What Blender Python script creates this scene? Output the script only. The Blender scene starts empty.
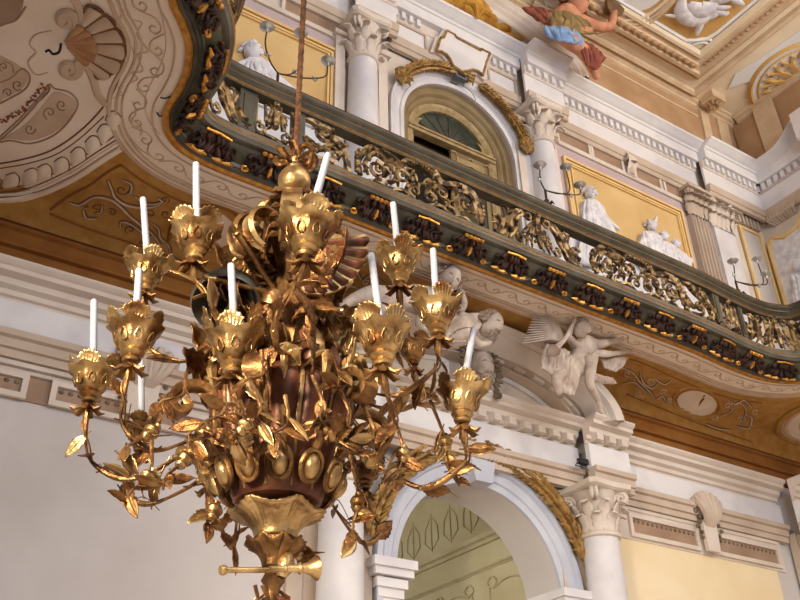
import bpy, bmesh, math, random
from mathutils import Vector, Matrix, noise
random.seed(7)
SC = bpy.context.scene
COL = SC.collection
PI = math.pi
# ------------------------------------------------------------------ camera
CX = Vector((0.84, -0.28, -0.47))
def _cv(u, v, f): return Vector((u-400, 300-v, -f)).normalized()
VPZ = (365.0, -1150.0); VPX = (2030.0, 840.0)
FPX = math.sqrt(-((VPZ[0]-400)*(VPX[0]-400)+(VPZ[1]-300)*(VPX[1]-300)))
AZ = _cv(*VPZ, FPX); AX = _cv(*VPX, FPX); AY = AZ.cross(AX)
EYE = Vector((0, 0, 1.6))
cam = bpy.data.objects.new('camera', bpy.data.cameras.new('camera')); COL.objects.link(cam)
cam.data.sensor_width = 36; cam.data.lens = 36*FPX/800; cam.data.clip_end = 200
R3 = Matrix((AX, AY, AZ))            # world axes in camera coordinates -> rows
cam.matrix_world = Matrix.Translation(EYE) @ R3.to_4x4()
SC.camera = cam
# ------------------------------------------------------------------ light
SC.view_settings.view_transform = 'Standard'; SC.view_settings.look = 'None'
SC.view_settings.gamma = 1; SC.view_settings.use_curve_mapping = False
SC.view_settings.exposure = 0.0
W = bpy.data.worlds.new('world'); SC.world = W; W.use_nodes = True
nt = W.node_tree; bg = nt.nodes['Background']
tc = nt.nodes.new('ShaderNodeTexCoord'); sx = nt.nodes.new('ShaderNodeSeparateXYZ')
mr = nt.nodes.new('ShaderNodeMapRange'); mr.inputs[1].default_value = -0.5; mr.inputs[2].default_value = 0.7
cr = nt.nodes.new('ShaderNodeValToRGB')
cr.color_ramp.elements[0].color = (0.20, 0.16, 0.15, 1); cr.color_ramp.elements[1].color = (0.37, 0.38, 0.45, 1)
nt.links.new(tc.outputs['Generated'], sx.inputs[0]); nt.links.new(sx.outputs['Z'], mr.inputs[0])
nt.links.new(mr.outputs[0], cr.inputs[0]); nt.links.new(cr.outputs[0], bg.inputs[0]); bg.inputs[1].default_value = 0.62
def area(name, loc, target, sx_, sy_, power, color):
    d = bpy.data.lights.new(name, 'AREA'); d.shape = 'RECTANGLE'; d.size = sx_; d.size_y = sy_
    d.energy = power; d.color = color
    o = bpy.data.objects.new(name, d); COL.objects.link(o); o.location = loc
    o.rotation_euler = (Vector(target)-Vector(loc)).to_track_quat('-Z', 'Y').to_euler()
    return o
area('upper_fill_light', (5, -7, 12), (9, 10, 13.5), 12, 5, 1350, (0.93, 0.95, 1.0))  # added area lamp where an unseen window would be; fills the upper wall
kl = area('chandelier_key_light', (-5.0, -0.6, 4.6), (1.62, 3.4, 3.6), 1.4, 2.2, 195, (1.0, 0.88, 0.70)); kl.data.spread = math.radians(50)  # added narrow-spread key lamp aimed at the chandelier, not a built window
area('lower_fill_light', (3, -7, 4), (9, 10, 7), 8, 4, 105, (0.84, 0.90, 1.0))  # added cool fill lamp for the lower wall, set behind the camera
area('right_fill_light', (16.5, -4, 13.5), (15.5, 8, 18.5), 4, 5, 1250, (1.0, 0.91, 0.78))  # added warm fill lamp that brightens the right corner of the ceiling
area('passage_fill_light', (4.2, 15, 6.0), (10, 13.5, 6.5), 2.5, 3, 130, (1.0, 0.94, 0.86))  # lamp added to brighten the dark passage; no window is modelled
area('floor_bounce_light', (6.5, 4, 0.3), (6.5, 7.6, 9), 15, 8, 262, (1.0, 0.90, 0.80))
# ------------------------------------------------------------------ pixel -> point on a real plane
def ray(u, v):
    d = Vector((u-400, 300-v, -FPX)); return Vector((d.dot(AX), d.dot(AY), d.dot(AZ)))
def aY(u, v, y): r = ray(u, v); return EYE + r*(y/r.y)
def aZ(u, v, z): r = ray(u, v); return EYE + r*((z-1.6)/r.z)
def aX(u, v, x): r = ray(u, v); return EYE + r*(x/r.x)
def zz(z, y): return 1.6+(z-1.6)*y/10.0
def xx(x, y): return x*y/10.0
# ------------------------------------------------------------------ materials
def lin(c): return tuple(((x/255)/12.92 if x/255 <= .04045 else ((x/255+.055)/1.055)**2.4) for x in c)
MATS = {}
def mat(name, c1, c2=None, scale=3.0, rough=0.7, metal=0.0, bump=0.0, bscale=None, detail=6, lo=.35, hi=.65, c3=None, spec=.3):
    m = bpy.data.materials.new(name); m.use_nodes = True; n = m.node_tree; b = n.nodes['Principled BSDF']
    b.inputs['Roughness'].default_value = rough; b.inputs['Metallic'].default_value = metal
    b.inputs['Specular IOR Level'].default_value = spec
    c1 = lin(c1)+(1,); c2 = lin(c2)+(1,) if c2 else c1
    tc = n.nodes.new('ShaderNodeTexCoord'); no = n.nodes.new('ShaderNodeTexNoise')
    no.inputs['Scale'].default_value = scale; no.inputs['Detail'].default_value = detail
    n.links.new(tc.outputs['Object'], no.inputs['Vector'])
    r = n.nodes.new('ShaderNodeValToRGB'); r.color_ramp.elements[0].position = lo; r.color_ramp.elements[1].position = hi
    r.color_ramp.elements[0].color = c1; r.color_ramp.elements[1].color = c2
    if c3:
        e = r.color_ramp.elements.new(min(.99, hi+.12)); e.color = lin(c3)+(1,)
    n.links.new(no.outputs['Fac'], r.inputs[0]); n.links.new(r.outputs[0], b.inputs['Base Color'])
    if bump:
        bn = n.nodes.new('ShaderNodeBump'); bn.inputs['Strength'].default_value = bump; bn.inputs['Distance'].default_value = .02
        n2 = n.nodes.new('ShaderNodeTexNoise'); n2.inputs['Scale'].default_value = bscale or scale*4; n2.inputs['Detail'].default_value = 5
        n.links.new(tc.outputs['Object'], n2.inputs['Vector']); n.links.new(n2.outputs['Fac'], bn.inputs['Height'])
        n.links.new(bn.outputs[0], b.inputs['Normal'])
    MATS[name] = m; return m
mat('plaster', (206, 199, 196), (192, 184, 180), .7, .85, bump=.15, bscale=9)
mat('plaster_yellow', (236, 219, 186), (224, 200, 156), .5, .85, bump=.1, bscale=8)
mat('stone', (221, 208, 196), (205, 190, 176), 1.2, .75, bump=.1, bscale=10)
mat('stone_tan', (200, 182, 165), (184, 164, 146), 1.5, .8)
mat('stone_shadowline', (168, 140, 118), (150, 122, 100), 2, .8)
mat('marble', (224, 220, 220), (206, 202, 206), .9, .6, lo=.45, hi=.6)
mat('lilac', (190, 172, 176), (180, 160, 165), 2, .8)
mat('yellow_panel', (216, 184, 130), (202, 166, 110), .9, .8)
mat('yellow_frame', (232, 200, 140), (222, 186, 124), 2, .8)
mat('grisaille', (236, 234, 236), (200, 198, 206), 6, .8, bump=.3, bscale=14)
mat('stucco_figure', (206, 190, 176), (168, 148, 134), 5, .8, bump=.5, bscale=22)
mat('stucco_hair', (176, 156, 140), (110, 90, 76), 9, .85, bump=.6, bscale=30)
mat('shell_heart', (190, 146, 108), (160, 112, 76), 3, .85)
mat('cream_soffit', (238, 222, 204), (224, 204, 184), 1.2, .85)
mat('cream_dark', (204, 178, 154), (188, 160, 134), 2.2, .85)
mat('ochre', (184, 140, 76), (166, 118, 56), 5, .85, lo=.35, hi=.65)
mat('brown', (150, 98, 42), (132, 82, 34), 2.4, .85)
mat('brown_dark', (112, 66, 30), (92, 50, 24), 2.0, .85)
mat('scroll_paint', (206, 190, 170), (182, 160, 134), 7, .85)
mat('line_paint', (134, 92, 60), (112, 74, 50), 6, .85)
mat('flower_paint', (150, 84, 60), (120, 60, 46), 14, .85)
mat('balcony_paint', (90, 84, 68), (66, 62, 50), 3, .42, spec=.5)
mat('plinth_paint', (118, 112, 98), (92, 86, 72), 3, .4, spec=.5)
mat('dado_white', (226, 224, 226), (208, 208, 214), 1.5, .8)
mat('balcony_dark', (86, 80, 60), (56, 50, 38), 4, .6)
mat('corbel_dark', (70, 42, 30), (40, 26, 22), 8, .6)
mat('gilt', (228, 168, 78), (160, 100, 40), 18, .40, metal=.75, lo=.42, hi=.68, bump=.15, bscale=40)
mat('gilt_line', (206, 150, 70), (170, 112, 44), 12, .45, metal=.5)
mat('rail_gilt', (66, 48, 34), (184, 152, 104), 9, .42, metal=.4, lo=.44, hi=.6, bump=.3, bscale=30)
mat('gold', (202, 168, 114), (118, 84, 48), 8, .36, metal=.85, lo=.36, hi=.62, bump=.35, bscale=26, c3=(120, 66, 30))
mat('gold_old', (156, 116, 70), (88, 58, 34), 10, .42, metal=.8, lo=.36, hi=.62, bump=.4, bscale=30, c3=(84, 44, 24))
mat('gold_leaf_dark', (142, 98, 54), (76, 48, 28), 24, .4, metal=.75, lo=.36, hi=.64, bump=.5, bscale=60)
mat('bole', (112, 66, 42), (66, 36, 24), 6, .36, metal=.35, lo=.4, hi=.65, bump=.2, bscale=18)
mat('candle_wax', (160, 160, 166), (148, 148, 156), 4, .45)
mat('wick', (30, 26, 24), None, 3, .9)
mat('iron', (84, 66, 54), (60, 46, 38), 9, .5, metal=.6)
mat('pewter', (204, 204, 200), (170, 168, 160), 8, .35, metal=.6)
mat('rope', (112, 72, 44), (66, 40, 26), 20, .8, bump=.6, bscale=80)
mat('door_wood', (152, 132, 96), (128, 106, 72), 2.2, .6, bump=.2)
mat('door_trim', (178, 156, 116), (150, 126, 84), 8, .6)
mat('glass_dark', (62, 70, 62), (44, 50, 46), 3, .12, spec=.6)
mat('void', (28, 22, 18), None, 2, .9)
mat('arch_blue', (196, 198, 208), (178, 180, 192), 1.2, .75)
mat('passage_wall', (200, 192, 160), (186, 176, 140), 1.2, .85)
mat('passage_ornament', (194, 185, 152), (180, 169, 134), 3, .85)
mat('ceiling_cream', (240, 224, 198), (228, 208, 178), 1.0, .85)
mat('ceiling_tan', (222, 198, 166), (206, 178, 144), 2.0, .85)
mat('ceiling_brown', (190, 154, 118), (170, 134, 98), 1.4, .85)
mat('ceiling_white', (238, 238, 238), (226, 228, 232), .8, .85)
mat('gold_mosaic', (214, 174, 110), (200, 156, 90), 26, .7)
mat('shell_gold', (206, 160, 70), (168, 112, 36), 5, .7, bump=.3, bscale=12)
mat('garland_gold', (180, 142, 82), (116, 82, 42), 9, .5, metal=.3, bump=.4, bscale=24)
mat('skin_paint', (206, 150, 118), (186, 124, 96), 5, .8)
mat('cloth_blue', (150, 176, 210), (110, 140, 184), 7, .8)
mat('cloth_red', (150, 84, 68), (112, 56, 46), 6, .8)
mat('cloth_olive', (150, 128, 84), (120, 96, 60), 6, .8)
mat('hair_paint', (120, 66, 44), (84, 44, 30), 8, .8)
mat('wood_tambour', (120, 92, 60), (96, 72, 46), 5, .8)
mat('lamp_grey', (120, 122, 130), (96, 98, 106), 5, .5)
mat('lamp_black', (26, 26, 28), None, 5, .4)
mat('soot', (126, 108, 88), (96, 80, 62), 8, .8, bump=.4)
mat('dull_metal', (110, 108, 96), (70, 66, 54), 6, .35, metal=.7)
# ------------------------------------------------------------------ mesh builder
class MB:
    def __init__(s): s.v = []; s.f = []; s.sm = True
    def grid(s, rows, closeu=False, closev=False):
        b = len(s.v); n = len(rows[0]); m = len(rows)
        for r in rows: s.v += [Vector(p) for p in r]
        for i in range(m if closev else m-1):
            for j in range(n if closeu else n-1):
                a = b+i*n+j; c = b+i*n+(j+1) % n; d = b+((i+1) % m)*n+(j+1) % n; e = b+((i+1) % m)*n+j
                s.f.append((a, c, d, e))
        return b
    def cap(s, idx): s.f.append(tuple(idx))
    def tube(s, pts, rad, n=6, flat=1.0, ref=None, cap=True):
        pts = [Vector(p) for p in pts]; m = len(pts)
        if not hasattr(rad, '__len__'): rad = [rad]*m
        rows = []; up = None
        for i, p in enumerate(pts):
            t = (pts[min(i+1, m-1)]-pts[max(i-1, 0)])
            t = t.normalized() if t.length > 1e-9 else Vector((0, 0, 1))
            if ref is not None: up0 = Vector(ref)
            elif up is not None: up0 = up
            else: up0 = Vector((0, 0, 1)) if abs(t.z) < .9 else Vector((1, 0, 0))
            a = up0-t*up0.dot(t)
            if a.length < 1e-6: a = t.orthogonal()
            a.normalize(); up = a; b = t.cross(a)
            rows.append([p+(a*math.cos(k*2*PI/n)*flat+b*math.sin(k*2*PI/n))*rad[i] for k in range(n)])
        b0 = s.grid(rows, closeu=True)
        if cap:
            s.cap([b0+k for k in range(n)][::-1]); s.cap([b0+(m-1)*n+k for k in range(n)])
        return s
    def lathe(s, prof, c=(0, 0, 0), n=20, axis=None, mod=None, sy=1.0):
        c = Vector(c); q = Vector((0, 0, 1)).rotation_difference(Vector(axis)) if axis is not None else None
        rows = []
        for r, z in prof:
            row = []
            for k in range(n):
                th = 2*PI*k/n; rr = r*(mod(th, z) if mod else 1)
                p = Vector((rr*math.cos(th), rr*math.sin(th)*sy, z))
                if q: p = q @ p
                row.append(c+p)
            rows.append(row)
        b0 = s.grid(rows, closeu=True)
        if prof[0][0] > 1e-4: s.cap([b0+k for k in range(n)][::-1])
        if prof[-1][0] > 1e-4: s.cap([b0+(len(prof)-1)*n+k for k in range(n)])
        return s
    def ball(s, c, r, n=12, m=8, sc=(1, 1, 1), rot=None):
        c = Vector(c); rows = []
        for i in range(m+1):
            ph = -PI/2+PI*i/m; row = []
            for k in range(n):
                th = 2*PI*k/n
                p = Vector((math.cos(ph)*math.cos(th)*sc[0], math.cos(ph)*math.sin(th)*sc[1], math.sin(ph)*sc[2]))*r
                if rot: p = rot @ p
                row.append(c+p)
            rows.append(row)
        s.grid(rows, closeu=True); return s
    def box(s, a, b):
        x0, y0, z0 = a; x1, y1, z1 = b; o = len(s.v)
        s.v += [Vector(p) for p in [(x0, y0, z0), (x1, y0, z0), (x1, y1, z0), (x0, y1, z0), (x0, y0, z1), (x1, y0, z1), (x1, y1, z1), (x0, y1, z1)]]
        for f in [(0, 3, 2, 1), (4, 5, 6, 7), (0, 1, 5, 4), (1, 2, 6, 5), (2, 3, 7, 6), (3, 0, 4, 7)]: s.f.append(tuple(o+i for i in f))
        return s
    def prism(s, pts, off):
        """flat polygon pts (3-D) given a thickness along off"""
        o = len(s.v); n = len(pts); off = Vector(off)
        s.v += [Vector(p) for p in pts]+[Vector(p)+off for p in pts]
        s.f.append(tuple(range(o, o+n))); s.f.append(tuple(range(o+2*n-1, o+n-1, -1)))
        for i in range(n): j = (i+1) % n; s.f.append((o+i, o+n+i, o+n+j, o+j))
        return s
    def ext(s, prof, x0, x1, m0=0, m1=0):
        """profile [(y,z)] run along X with mitres: m>0 lengthens with projection"""
        ymax = max(p[0] for p in prof)
        r0 = [Vector((x0+m0*(ymax-p[0]), p[0], p[1])) for p in prof]; r1 = [Vector((x1+m1*(ymax-p[0]), p[0], p[1])) for p in prof]
        b = s.grid([r0, r1]); n = len(prof)
        s.cap([b+i for i in range(n)]); s.cap([b+n+i for i in range(n)][::-1]); return s
    def merge(s, o):
        b = len(s.v); s.v += o.v; s.f += [tuple(b+i for i in f) for f in o.f]; return s
def smooth_path(pts, k=6, closed=False):
    P = [Vector(p) for p in pts]; n = len(P); out = []
    for i in range(n if closed else n-1):
        if closed: p0, p1, p2, p3 = P[i-1], P[i], P[(i+1) % n], P[(i+2) % n]
        else: p1, p2 = P[i], P[i+1]; p0 = P[i-1] if i else p1*2-p2; p3 = P[i+2] if i+2 < n else p2*2-p1
        for j in range(k):
            t = j/k
            out.append(.5*((2*p1)+(p2-p0)*t+(2*p0-5*p1+4*p2-p3)*t*t+(3*p1-p0-3*p2+p3)*t**3))
    if not closed: out.append(P[-1])
    return out
def obj(name, mb, m, parent=None, smooth=True, angle=35, solid=0, subs=0, origin=None):
    me = bpy.data.meshes.new(name)
    if parent is not None:
        off = Vector((0, 0, 0)); q = parent
        while q: off += Vector(q.location); q = q.parent
        loc = Vector((0, 0, 0))
    else:
        if origin is None:
            xs = [v.x for v in mb.v]; ys = [v.y for v in mb.v]; zs = [v.z for v in mb.v]
            origin = Vector(((min(xs)+max(xs))/2, (min(ys)+max(ys))/2, min(zs)))
        off = Vector(origin); loc = off
    me.from_pydata([tuple(v-off) for v in mb.v], [], mb.f)
    bm = bmesh.new(); bm.from_mesh(me); bmesh.ops.remove_doubles(bm, verts=bm.verts, dist=1e-5)
    bmesh.ops.recalc_face_normals(bm, faces=bm.faces); bm.to_mesh(me); bm.free()
    me.materials.append(MATS[m] if isinstance(m, str) else m)
    o = bpy.data.objects.new(name, me); COL.objects.link(o); o.location = loc
    if smooth:
        me.shade_smooth()
        try: me.set_sharp_from_angle(angle=math.radians(angle))
        except Exception: pass
    if parent is not None: o.parent = parent
    if solid:
        md = o.modifiers.new('thickness', 'SOLIDIFY'); md.thickness = solid; md.offset = 0
    if subs:
        md = o.modifiers.new('smoothing', 'SUBSURF'); md.levels = subs; md.render_levels = subs
    return o
def empty(name, loc, parent=None):
    o = bpy.data.objects.new(name, None); COL.objects.link(o)
    if parent is not None:
        o.parent = parent; o.location = Vector(loc)-Vector(parent.location)
    else: o.location = loc
    o.empty_display_size = .1
    return o
def tag(o, label, cat, group=None):
    o['label'] = label; o['category'] = cat
    if group: o['group'] = group
    return o
def struct(o): o['kind'] = 'structure'; return o
def plab(o, l): o['label'] = l; return o
def spiral(c, r, turns, a0, d=1, n=22, shrink=.12):
    """2-D spiral points from outside in"""
    out = []
    for i in range(n+1):
        t = i/n; a = a0+d*turns*2*PI*t; rr = r*(1-t)+r*shrink*t
        out.append((c[0]+rr*math.cos(a), c[1]+rr*math.sin(a)))
    return out
class Frame:
    """2-D drawing frame on a real surface: o + e1*x + e2*y, lifted along n"""
    def __init__(s, o, e1, e2, n): s.o = Vector(o); s.e1 = Vector(e1); s.e2 = Vector(e2); s.n = Vector(n)
    def __call__(s, x, y, l=0): return s.o+s.e1*x+s.e2*y+s.n*l
# ================================================================== SETTING: lower wall
WY = 10.35                       # face of the long wall
XL, XR = -3.0, 19.5
ZS = 9.10                        # underside of the gallery
ZC = 17.75                       # flat of the ceiling
ACX, ACZ, RO, RI = 8.22, 5.12, 1.84, 1.47    # arched doorway of the long wall
def arcpts(cx, cz, r, y, a0=0, a1=PI, n=28, rz=None):
    rz = rz or r
    return [Vector((cx+r*math.cos(a0+(a1-a0)*i/n), y, cz+rz*math.sin(a0+(a1-a0)*i/n))) for i in range(n+1)]
def arch_wall(mb, x0, x1, z0, z1, cx, cz, r, y, depth, n=28):
    """wall slab facing -Y with a round-headed opening"""
    arc = arcpts(cx, cz, r, y, 0, PI, n)
    for yy in (y, y+depth):
        rows = [[Vector((p.x, yy, p.z)) for p in arc], [Vector((min(max(cx+(p.x-cx)*9, x0), x1) if abs(p.x-cx) > 1e-3 else cx, yy, z1)) for p in arc]]
        rows[1] = [Vector((x1+(x0-x1)*i/n, yy, z1)) for i in range(n+1)]
        mb.grid(rows)
        o = len(mb.v)
        mb.v += [Vector((cx+r, yy, z0)), Vector((x1, yy, z0)), Vector((x1, yy, z1)), Vector((cx+r, yy, cz)), Vector((x0, yy, z0)), Vector((cx-r, yy, z0)), Vector((cx-r, yy, cz)), Vector((x0, yy, z1))]
        mb.f += [(o, o+1, o+2, o+3), (o+4, o+5, o+6, o+7)]
    jamb = [Vector((cx+r, y, z0))]+arc+[Vector((cx-r, y, z0))]
    mb.grid([jamb, [p+Vector((0, depth, 0)) for p in jamb]])
m = MB(); arch_wall(m, XL, XR, 0, 9.6, ACX, ACZ, RI, WY, .75)
struct(obj('wall_back', m, 'plaster'))
m = MB(); m.box((XL, -9, -.1), (XR, 22, 0)); struct(obj('floor', m, 'stone_tan'))
# yellower plaster field right of the arch
m = MB(); m.box((10.95, WY-.012, 0), (15.15, WY, 6.30)); struct(obj('trim_1', m, 'plaster_yellow', smooth=False))
# passage behind the arch
m = MB(); m.box((10.05, WY+.75, 0), (10.25, 20, 10)); struct(obj('wall_passage_right', m, 'passage_wall'))
m = MB(); m.box((3.5, 20, 0), (10.25, 20.2, 10)); struct(obj('wall_passage_end', m, 'passage_wall'))
m = MB(); m.box((3.3, WY+.75, 0), (3.5, 20, 10)); struct(obj('wall_passage_left', m, 'passage_wall'))
m = MB(); m.box((3.3, WY+.75, 9.3), (10.25, 20.2, 9.5)); struct(obj('ceiling_passage', m, 'passage_wall'))
PX = 10.05
def zpass(v0): return v0
m = MB()
prof = [(0, 0), (.05, 0), (.08, .05), (.14, .07), (.16, .14), (0, .16)]
m.grid([[Vector((PX-a, yy, 6.55+b)) for a, b in prof] for yy in (WY+.75, 20)])
m.grid([[Vector((PX-a*.5, yy, 6.10+b*.4)) for a, b in prof] for yy in (WY+.75, 20)])
struct(obj('trim_2', m, 'passage_ornament'))
# painted palmettes and panel heads on the passage wall
m = MB()
for i in range(9):
    y0 = 11.6+i*.62
    for k in (-1, 1):
        m.tube([(PX-.01, y0+k*.04, 6.9), (PX-.015, y0+k*.22, 7.05), (PX-.015, y0+k*.2, 7.3), (PX-.01, y0+k*.05, 7.5)], [.01, .018, .015, .006], 5)
    m.tube([(PX-.01, y0, 6.85), (PX-.015, y0, 7.25), (PX-.01, y0, 7.6)], [.012, .018, .006], 5)
for i in range(4):
    y0 = 11.35+i*1.55
    f = [(PX-.015, y0, 3), (PX-.015, y0, 5.55), (PX-.015, y0+.15, 5.75), (PX-.015, y0+.55, 5.85), (PX-.015, y0+.95, 5.75), (PX-.015, y0+1.1, 5.55), (PX-.015, y0+1.1, 3)]
    m.tube(smooth_path(f, 3), .016, 5)
    for k in (.1, 1.0):
        m.tube([(PX-.02, y0+k+.12*math.cos(t*.7), 5.85+.12*math.sin(t*.7)*(1-t*.06)) for t in range(10)], .02, 5)
struct(obj('trim_3', m, 'passage_ornament'))

# cornice profiles (y outwards is smaller)
def cornice(z0, z1, out, y=WY, steps=((0, 0), (.10, .05), (.10, .16), (.22, .20), (.25, .34), (.45, .42), (.48, .60), (.80, .66), (.80, .80), (.90, .84), (1, .93), (1, 1))):
    return [(y-out*a, z0+(z1-z0)*b) for a, b in steps]+[(y, z1)]
def bands(x0, x1, dy=0.0, name='n', first=0):
    """the painted entablature of the lower wall between x0 and x1; dy = projection"""
    global TN
    y = WY-dy
    defs = [('stone', cornice(7.55, 8.0, .35, y)), ('marble', [(y-.10, 7.14), (y-.10, 7.55), (y, 7.55), (y, 7.14)]),
            ('stone_tan', [(y, 6.82), (y-.11, 6.82), (y-.11, 6.92), (y-.15, 6.93), (y-.15, 7.04), (y-.20, 7.06), (y-.20, 7.14), (y, 7.14)])]
    for mm, pr in defs:
        q = MB(); q.ext(pr, x0, x1); o = struct(obj('trim_%d' % TN, q, mm)); TN += 1
TN = 4
bands(XL, 5.35); bands(11.15, 15.6)
bands(5.35, 6.25, .38); bands(10.25, 11.15, .38); bands(6.25, 10.25, .12); bands(15.6, 17.0, .38)
# fine shadow-catching fillets on the left entablature and panel heads below it
m = MB()
for z, w in ((6.76, .05), (6.68, .03)):
    m.ext([(WY, z), (WY-.05, z), (WY-.07, z+w), (WY, z+w)], XL, 5.1); m.ext([(WY, z), (WY-.05, z), (WY-.07, z+w), (WY, z+w)], 11.2, 15.3)
struct(obj('trim_%d' % TN, m, 'stone')); TN += 1
def frame_box(mb, x0, x1, z0, z1, y, w=.06, d=.05):
    mb.box((x0, y-d, z1-w), (x1, y, z1)); mb.box((x0, y-d, z0), (x1, y, z0+w)); mb.box((x0, y-d, z0+w), (x0+w, y, z1-w)); mb.box((x1-w, y-d, z0+w), (x1, y, z1-w))
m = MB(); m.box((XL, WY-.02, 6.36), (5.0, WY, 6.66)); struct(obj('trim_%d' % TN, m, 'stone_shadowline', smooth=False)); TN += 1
m = MB(); m.box((11.1, WY-.03, 6.26), (15.4, WY, 6.82)); struct(obj('trim_%d' % TN, m, 'stone', smooth=False)); TN += 1
def coffer(x0, x1, z0, z1, y, name, beads=True):
    t = empty(name, (x0, y, z0))
    q = MB(); frame_box(q, x0-.07, x1+.07, z0-.06, z1+.06, y, .07, .05); obj('frame', q, 'stone', t, smooth=False)
    q = MB(); q.box((x0, y-.012, z0), (x1, y, z1)); obj('panel_field', q, 'stone_shadowline', t, smooth=False)  # darker colour paints in the shade of a recess
    if not beads: return t
    q = MB()
    n = int((x1-x0)/.11)
    for i in range(n): q.ball((x0+(i+.5)*(x1-x0)/n, y-.012, z1-.06), .035, 6, 4, (1, .5, .8))
    obj('bead_row', q, 'soot', t)
    return t
for i, (a, b, lab) in enumerate([(11.45, 13.0, 'left'), (13.5, 15.2, 'right')]):
    struct(coffer(a, b, 6.36, 6.64, WY-.03, 'trim_%d' % TN)); TN += 1
for i in range(2):
    struct(coffer(-1.4+3.4*i, 1.6+3.4*i, 6.42, 6.62, WY-.02, 'trim_%d' % TN)); TN += 1

# ---- keystone brackets of the lower frieze
def leafy_bracket(loc, w, h, mname, lab, m2='soot'):
    x, y, z = loc
    t = empty('wall_bracket', (x, y, z)); tag(t, lab, 'bracket')
    q = MB(); q.prism([(x-w*.5, y, z), (x+w*.5, y, z), (x+w*.62, y, z+h*.5), (x-w*.62, y, z+h*.5)], (0, -.07, 0))
    obj('console_block', q, 'stone', t, smooth=False)
    q = MB()
    for k in range(-3, 4):
        a = k*.33
        q.tube(smooth_path([(x+k*.03, y-.04, z+h*.42), (x+math.sin(a)*w*.7, y-.16, z+h*.62), (x+math.sin(a)*w*1.25, y-.10, z+h*(.72+.28*math.cos(a))), (x+math.sin(a)*w*1.3, y-.05, z+h*(.55+.28*math.cos(a)))], 3), [.03+.035*math.sin(PI*i/9) for i in range(10)], 6)
    q.ball((x, y-.12, z+h*.62), w*.34, 10, 7, (1, .7, 1.2))
    obj('acanthus_leaf', q, mname, t)
    q = MB()
    for s in (-1, 1):
        for k in range(7): q.ball((x+s*(w*.85+.05*math.sin(k*2)), y-.05, z+h*(.75-k*.09)), .055-.004*k, 7, 5)
    obj('fruit_swag', q, m2, t)
    return t
leafy_bracket((aY(706, 522, WY-.1).x, WY-.1, 6.30), .30, 1.05, 'stone_tan', 'soot-stained leafy bracket over the cream panel at lower right')
leafy_bracket((3.0, WY-.05, 6.45), .34, .95, 'stone_tan', 'soot-stained leafy bracket on the lower left cornice behind the chandelier')

# ---- archivolt, imposts, garland of the lower arch
m = MB()
prof = [(RI, 0), (RI, -.06), (RI+.10, -.07), (RI+.12, -.10), (RI+.27, -.10), (RI+.29, -.15), (RO, -.15), (RO, 0)]
rows = []
for i in range(41):
    a = PI*i/40
    rows.append([Vector((ACX+r*math.cos(a), WY+d, ACZ+r*math.sin(a))) for r, d in prof])
rows = [[Vector((p.x, p.y, 0)) for p in rows[0]]]+rows+[[Vector((p.x, p.y, 0)) for p in rows[-1]]]
m.grid(rows); struct(obj('trim_%d' % TN, m, 'arch_blue')); TN += 1
for s in (-1, 1):
    m = MB(); x = ACX+s*(RI+.16)
    for (dz, w, d) in ((-.42, .20, .16), (-.30, .24, .20), (-.16, .30, .26), (-.06, .34, .30)):
        m.box((x-w, WY-d, ACZ+dz), (x+w, WY+.5 if w < .3 else WY+.55, ACZ+dz+.12))
    m.box((x-.19, WY-.13, 0), (x+.19, WY+.45, ACZ-.42))
    struct(obj('trim_%d' % TN, m, 'marble', smooth=False)); TN += 1
# spandrel field above the arch between the columns (warm stone)
def garland(name, cx, cz, r, y, a0, a1, mname, lab, cat, n=44, th=.16, drop=0, rz=None):
    rz = rz or r
    t = MB(); ax = []
    for i in range(n):
        a = a0+(a1-a0)*i/(n-1); d = (-math.sin(a), math.cos(a)) if a1 > a0 else (math.sin(a), -math.cos(a))
        for k in (-1, 0, 1):
            rr = k*th*.5; c = Vector((cx+(r+rr)*math.cos(a), y-.05, cz+(rz+rr)*math.sin(a)))
            sw = .5*k+random.uniform(-.25, .25)
            dv = Vector((d[0]+sw*math.cos(a), 0, d[1]+sw*math.sin(a))).normalized()
            L = th*random.uniform(1.0, 1.5)
            t.tube([c-dv*L*.5, c-Vector((0, .05, 0)), c+dv*L*.35-Vector((0, .07, 0)), c+dv*L*.6], [.015, th*.26, th*.2, .006], 5, flat=.6)
    t.tube([Vector((cx+r*math.cos(a0+(a1-a0)*i/30), y-.02, cz+rz*math.sin(a0+(a1-a0)*i/30))) for i in range(31)], th*.34, 6)
    o = obj(name, t, mname); return tag(o, lab, cat)
garland('leaf_garland', ACX, ACZ, RO+.13, WY-.12, PI*.93, PI*.53, 'garland_gold', 'gilded leaf garland curving over the left half of the lower arch', 'garland', 30, .19)
garland('leaf_garland', ACX, ACZ, RO+.13, WY-.12, PI*.11, PI*.47, 'garland_gold', 'gilded leaf garland curving over the right half of the lower arch', 'garland', 30, .19)
# keystone
m = MB(); m.prism([(ACX-.16, WY, ACZ+RI-.02), (ACX+.16, WY, ACZ+RI-.02), (ACX+.24, WY, ACZ+RO+.02), (ACX-.24, WY, ACZ+RO+.02)], (0, -.24, 0))
struct(obj('trim_%d' % TN, m, 'arch_blue', smooth=False)); TN += 1

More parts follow.
